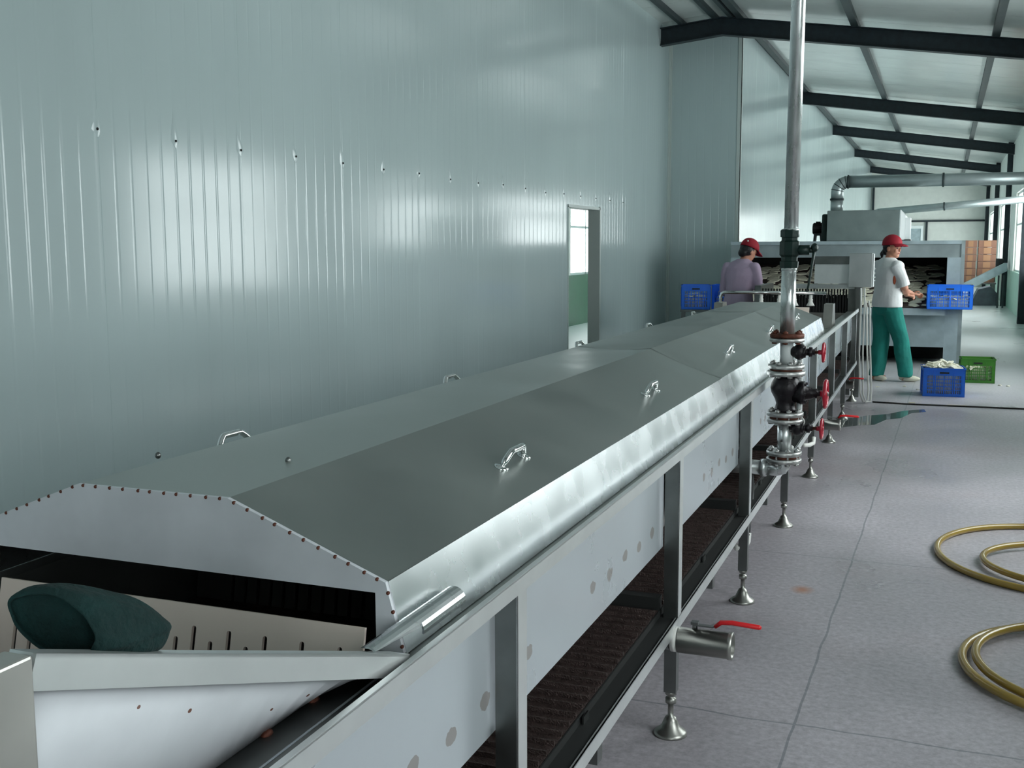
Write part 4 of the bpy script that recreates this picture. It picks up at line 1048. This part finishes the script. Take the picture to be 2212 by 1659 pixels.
def cap(root, X, s=1., badge=None):
    b = MB(); pr = []
    vs = []; fs = []; seg = 24; lv = 7; s *= 1.06
    for j in range(lv+1):
        th = math.pi/2*j/lv
        for k in range(seg):
            a = 2*math.pi*k/seg; ca = math.cos(a)
            vs.append((.104*s*math.cos(th)*ca-.004*s, .086*s*math.cos(th)*math.sin(a), .040*s+(.100*s)*math.sin(th)**.9-(.018*s*(1-ca)/2 if j == 0 else 0)))
    for j in range(lv):
        for k in range(seg): k2 = (k+1) % seg; fs.append((j*seg+k, j*seg+k2, (j+1)*seg+k2, (j+1)*seg+k))
    b.add(vs, fs, True, X)
    o = obj('cap', b, M['redcap'], root); so = o.modifiers.new('solid', 'SOLIDIFY'); so.thickness = .004
    v = MB(); vs = []; n = 12
    for j in range(4):
        for k in range(n+1):
            a = R(-62+124*k/n); t_ = j/3
            vs.append(((.094+.082*t_*math.cos(a)**.8)*s*math.cos(a*.9), (.084+.004*t_)*s*math.sin(a)*1.0, (.046-.020*t_*t_-.012*math.sin(a)**2)*s))
    v.add(vs, [(j*(n+1)+k, j*(n+1)+k+1, (j+1)*(n+1)+k+1, (j+1)*(n+1)+k) for j in range(3) for k in range(n)], True, X)
    o2 = obj('cap_peak', v, M['redcap'], o); so = o2.modifiers.new('solid', 'SOLIDIFY'); so.thickness = .004
    if badge: obj('cap_button', MB().ell((-.085*s, -.045*s, .075*s), (.009*s, .009*s, .009*s), X, 10, 8), M['whiteplast'], o)

def lerp(a, b, t): return Vector(a)*(1-t)+Vector(b)*t
def limb(b, pts, rs, seg=14):
    P = []; Q = []
    for i in range(len(pts)-1):
        for t in (0, .33, .66): P.append(lerp(pts[i], pts[i+1], t)); Q.append(rs[i]+(rs[i+1]-rs[i])*t)
    P.append(Vector(pts[-1])); Q.append(rs[-1]); b.tube(P, Q, seg)
    return b

# --- person in white shirt and green trousers, back three-quarters, face turned right
px, py = -.555, 12.95
per = empty('person', (px, py, 0)); tag(per, 'person in red cap, white short-sleeved shirt and green trousers reaching to the dryer', 'person')
B = MB()
fa = R(20)       # body faces right and away
hipz = .84; shz = 1.345
fwd = Vector((math.cos(R(40)), math.sin(R(40)), 0)); lat = Vector((-fwd.y, fwd.x, 0))     # lat = body's left
c0 = Vector((px-.03, py, 0))
bodyrot = R(40)-math.pi/2   # ellipse x-axis along lateral
def tors(lst): return [((c0.x+fwd.x*f_+lat.x*l_, c0.y+fwd.y*f_+lat.y*l_, z), rx, ry, bodyrot) for z, rx, ry, f_, l_ in lst]
T_ = [(.80, .150, .105, 0, 0), (.88, .162, .112, 0, 0), (.98, .140, .10, .0, 0), (1.08, .142, .10, 0, 0), (1.20, .165, .108, -.01, 0), (1.30, .172, .10, -.015, 0), (1.355, .135, .080, -.012, 0), (1.385, .075, .060, -.006, 0)]
ringloft(B, tors(T_))
hc = Vector((c0.x+.028, c0.y+.01, 1.505)); nk = c0+Vector((0, 0, 1.36))
limb(B, [nk, hc+Vector((0, 0, -.06))], [.058, .052])
HX = head(B, hc, R(-30), R(3))
shR = c0-lat*.165+fwd*-.012+Vector((0, 0, 1.315)); shL = c0+lat*.165+fwd*-.012+Vector((0, 0, 1.315))
# the arm nearer the camera (body's right) reaches forward to the belt
elR = shR+Vector((.085, .02, -.255)); wrR = Vector((px+.165, py+.16, .975))
limb(B, [shR, elR, wrR], [.052, .041, .026]); hand(B, wrR, (.75, .45, -.22), (0, .5, .9), (.0, .3, -1), .7)
elL = shL+Vector((.16, .10, -.22)); wrL = Vector((px+.22, py+.42, .98))
limb(B, [shL, elL, wrL], [.052, .041, .026]); hand(B, wrL, (.8, .45, -.2), (0, -.5, .9), (0, .3, -1), .7)
hR = c0-lat*.085+Vector((0, 0, .84)); hL = c0+lat*.085+Vector((0, 0, .84))
ftR = Vector((px+.195, py-.02, .075)); ftL = Vector((px-.125, py+.0, .075))
knR = lerp(hR, ftR, .5)+fwd*.035; knL = lerp(hL, ftL, .5)+fwd*.03
for h_, k_, f_ in ((hR, knR, ftR), (hL, knL, ftL)): limb(B, [h_, k_, f_], [.090, .058, .038])
for f_, dv in ((ftR, Vector((.9, .30, 0))), (ftL, Vector((.55, .4, 0)))):
    dv.normalize(); B.tube([f_-dv*.04+Vector((0, 0, -.035)), f_+dv*.03+Vector((0, 0, -.035)), f_+dv*.12+Vector((0, 0, -.045))], [.030, .036, .026], 12)
o = obj('body', B, M['skin'], per); remesh(o, .0065, 3)
face_parts(per, HX); cap(per, HX, 1.04)
hr = MB().ell((-.022, 0, .020), (.088, .084, .088), HX, 18, 12).ell((-.075, 0, -.035), (.040, .05, .05), HX, 12, 8); limb(hr, [HX @ Vector((-.10, 0, -.03)), HX @ Vector((-.125, .0, -.07)), HX @ Vector((-.115, .0, -.13))], [.020, .024, .006])
o = obj('hair', hr, M['hair'], per); remesh(o, .007, 3)
S_ = MB()
shirt = [(.845, .198, .150, 0, 0), (.90, .196, .148, 0, 0), (1.0, .182, .135, 0, 0), (1.10, .176, .128, 0, 0), (1.20, .186, .126, -.01, 0), (1.30, .188, .112, -.015, 0), (1.362, .150, .088, -.012, 0), (1.400, .072, .066, -.004, 0)]
ringloft(S_, tors(shirt), 26)
limb(S_, [shR+Vector((-.02, 0, .01)), lerp(shR, elR, .45), lerp(shR, elR, .92)], [.068, .068, .072])
limb(S_, [shL+Vector((-.02, 0, .01)), lerp(shL, elL, .45), lerp(shL, elL, .92)], [.068, .068, .072])
for q_ in (shR, shL): S_.ell((q_.x, q_.y, q_.z-.005), (.070, .066, .062))
for v in S_.v: v += Vector((noise.noise(v*9)*.012, noise.noise(v*9+Vector((5, 0, 0)))*.012, 0))
o = obj('shirt', S_, M['shirtW'], per); remesh(o, .009, 3)
sp_ = c0-lat*.158+fwd*-.055+Vector((0, 0, 1.18)); tag(obj('side_panel', MB().ell(tuple(sp_+Vector((.012, .012, 0))), (.022, .026, .080)), M['orange'], per), 'orange side panel of the shirt')
P_ = MB()
ringloft(P_, tors([(.76, .150, .118, 0, 0), (.82, .176, .132, 0, 0), (.885, .176, .130, 0, 0)]), 24)
for h_, k_, f_ in ((hR, knR, ftR), (hL, knL, ftL)): limb(P_, [h_+Vector((0, 0, -.01)), k_, f_+Vector((0, 0, .0)), f_+Vector((0, 0, -.02))], [.110, .092, .082, .080])
for v in P_.v: v += Vector((noise.noise(v*11)*.022, noise.noise(v*11+Vector((5, 0, 0)))*.014, 0))
o = obj('trousers', P_, M['trouser'], per); remesh(o, .010, 2)
for f_, dv in ((ftR, Vector((.9, .05, 0))), (ftL, Vector((.35, -.3, 0)))):
    dv.normalize(); ang = math.atan2(dv.y, dv.x); Xs = T3(f_.x, f_.y, 0) @ RZ(ang)
    s_ = MB().ell((.045, 0, .035), (.115, .044, .035), Xs, 18, 10).ell((-.02, 0, .055), (.05, .040, .045), Xs, 14, 8)
    for v in s_.v: v.z = max(.001, v.z)
    obj('shoe', s_, M['shoe'], per)

# --- person in lilac shirt seen from behind at the left of the outlet
qx, qy = -2.15, 12.35
pe2 = empty('person', (qx, qy, 0)); tag(pe2, 'person in red cap and lilac long-sleeved shirt, seen from behind left of the standpipe', 'person')
fwd = Vector((math.cos(R(70)), math.sin(R(70)), 0)); lat = Vector((-fwd.y, fwd.x, 0)); bodyrot = R(70)-math.pi/2; c0 = Vector((qx-.015, qy, 0))
B = MB(); ringloft(B, tors([(.78, .150, .105, 0, 0), (.86, .160, .112, 0, 0), (.96, .138, .10, .01, 0), (1.08, .145, .10, .02, 0), (1.20, .165, .108, .035, 0), (1.29, .170, .10, .05, 0), (1.345, .130, .08, .065, 0), (1.375, .075, .06, .075, 0)]))
hc = c0+fwd*.115+Vector((.045, 0, 1.475)); nk = c0+fwd*.075+Vector((0, 0, 1.34))
limb(B, [nk, hc+Vector((-.01, -.01, -.05))], [.056, .050])
HX = head(B, hc, R(45), R(28))
shR = c0-lat*.170+fwd*.05+Vector((0, 0, 1.30)); shL = c0+lat*.170+fwd*.05+Vector((0, 0, 1.30))
elR = shR+Vector((.055, .02, -.27)); wrR = shR+Vector((.02, .20, -.46)); elL = shL+Vector((-.045, .03, -.27)); wrL = shL+Vector((.06, .22, -.42))
limb(B, [shR, elR, wrR], [.050, .040, .026]); hand(B, wrR, (-.2, .7, -.7), (-.8, .3, 0), (-.3, .2, -1), .6)
limb(B, [shL, elL, wrL], [.050, .040, .026]); hand(B, wrL, (.4, .7, -.6), (.8, -.3, 0), (.3, .2, -1), .6)
for sg in (1, -1):
    h_ = c0+lat*sg*.085+Vector((0, 0, .82)); f_ = c0+lat*sg*.11+Vector((0, 0, .07)); limb(B, [h_, lerp(h_, f_, .5)+fwd*.02, f_], [.088, .056, .038]); B.tube([f_-fwd*.04+Vector((0, 0, -.03)), f_+fwd*.13+Vector((0, 0, -.045))], [.03, .024], 10)
o = obj('body', B, M['skin'], pe2); remesh(o, .007, 3)
face_parts(pe2, HX); cap(pe2, HX, 1.04, True)
hr = MB().ell((-.022, 0, .012), (.090, .086, .090), HX, 18, 12).ell((-.062, 0, -.045), (.045, .065, .055), HX, 12, 8)
o = obj('hair', hr, M['hair'], pe2); remesh(o, .007, 3)
S_ = MB(); ringloft(S_, tors([(.80, .190, .140, 0, 0), (.90, .180, .134, 0, 0), (1.0, .165, .122, .01, 0), (1.10, .165, .118, .02, 0), (1.20, .180, .122, .035, 0), (1.29, .184, .112, .05, 0), (1.35, .140, .088, .065, 0), (1.392, .066, .062, .08, 0)]), 26)
for q_ in (shR, shL): S_.ell((q_.x, q_.y, q_.z-.005), (.066, .064, .060))
limb(S_, [shR, lerp(shR, elR, .5), elR, lerp(elR, wrR, .75)], [.066, .062, .056, .050]); limb(S_, [shL, lerp(shL, elL, .5), elL, lerp(elL, wrL, .75)], [.066, .062, .056, .050])
for v in S_.v: v += Vector((noise.noise(v*9)*.016, noise.noise(v*9+Vector((5, 0, 0)))*.016, 0))
o = obj('shirt', S_, M['shirtP'], pe2); remesh(o, .009, 3)
P_ = MB(); ringloft(P_, tors([(.74, .150, .115, 0, 0), (.82, .163, .12, 0, 0)]), 24)
for sg in (1, -1):
    h_ = c0+lat*sg*.085+Vector((0, 0, .82)); f_ = c0+lat*sg*.11+Vector((0, 0, .06)); limb(P_, [h_, lerp(h_, f_, .5)+fwd*.02, f_], [.10, .08, .07])
o = obj('trousers', P_, M['trouserD'], pe2); remesh(o, .010, 2)
for sg in (1, -1):
    f_ = c0+lat*sg*.11; Xs = T3(f_.x, f_.y, 0) @ RZ(R(70)); s_ = MB().ell((.045, 0, .035), (.115, .044, .035), Xs, 18, 10).ell((-.02, 0, .05), (.05, .040, .045), Xs, 14, 8)
    for v in s_.v: v.z = max(.001, v.z)
    obj('shoe', s_, M['shoe'], pe2)
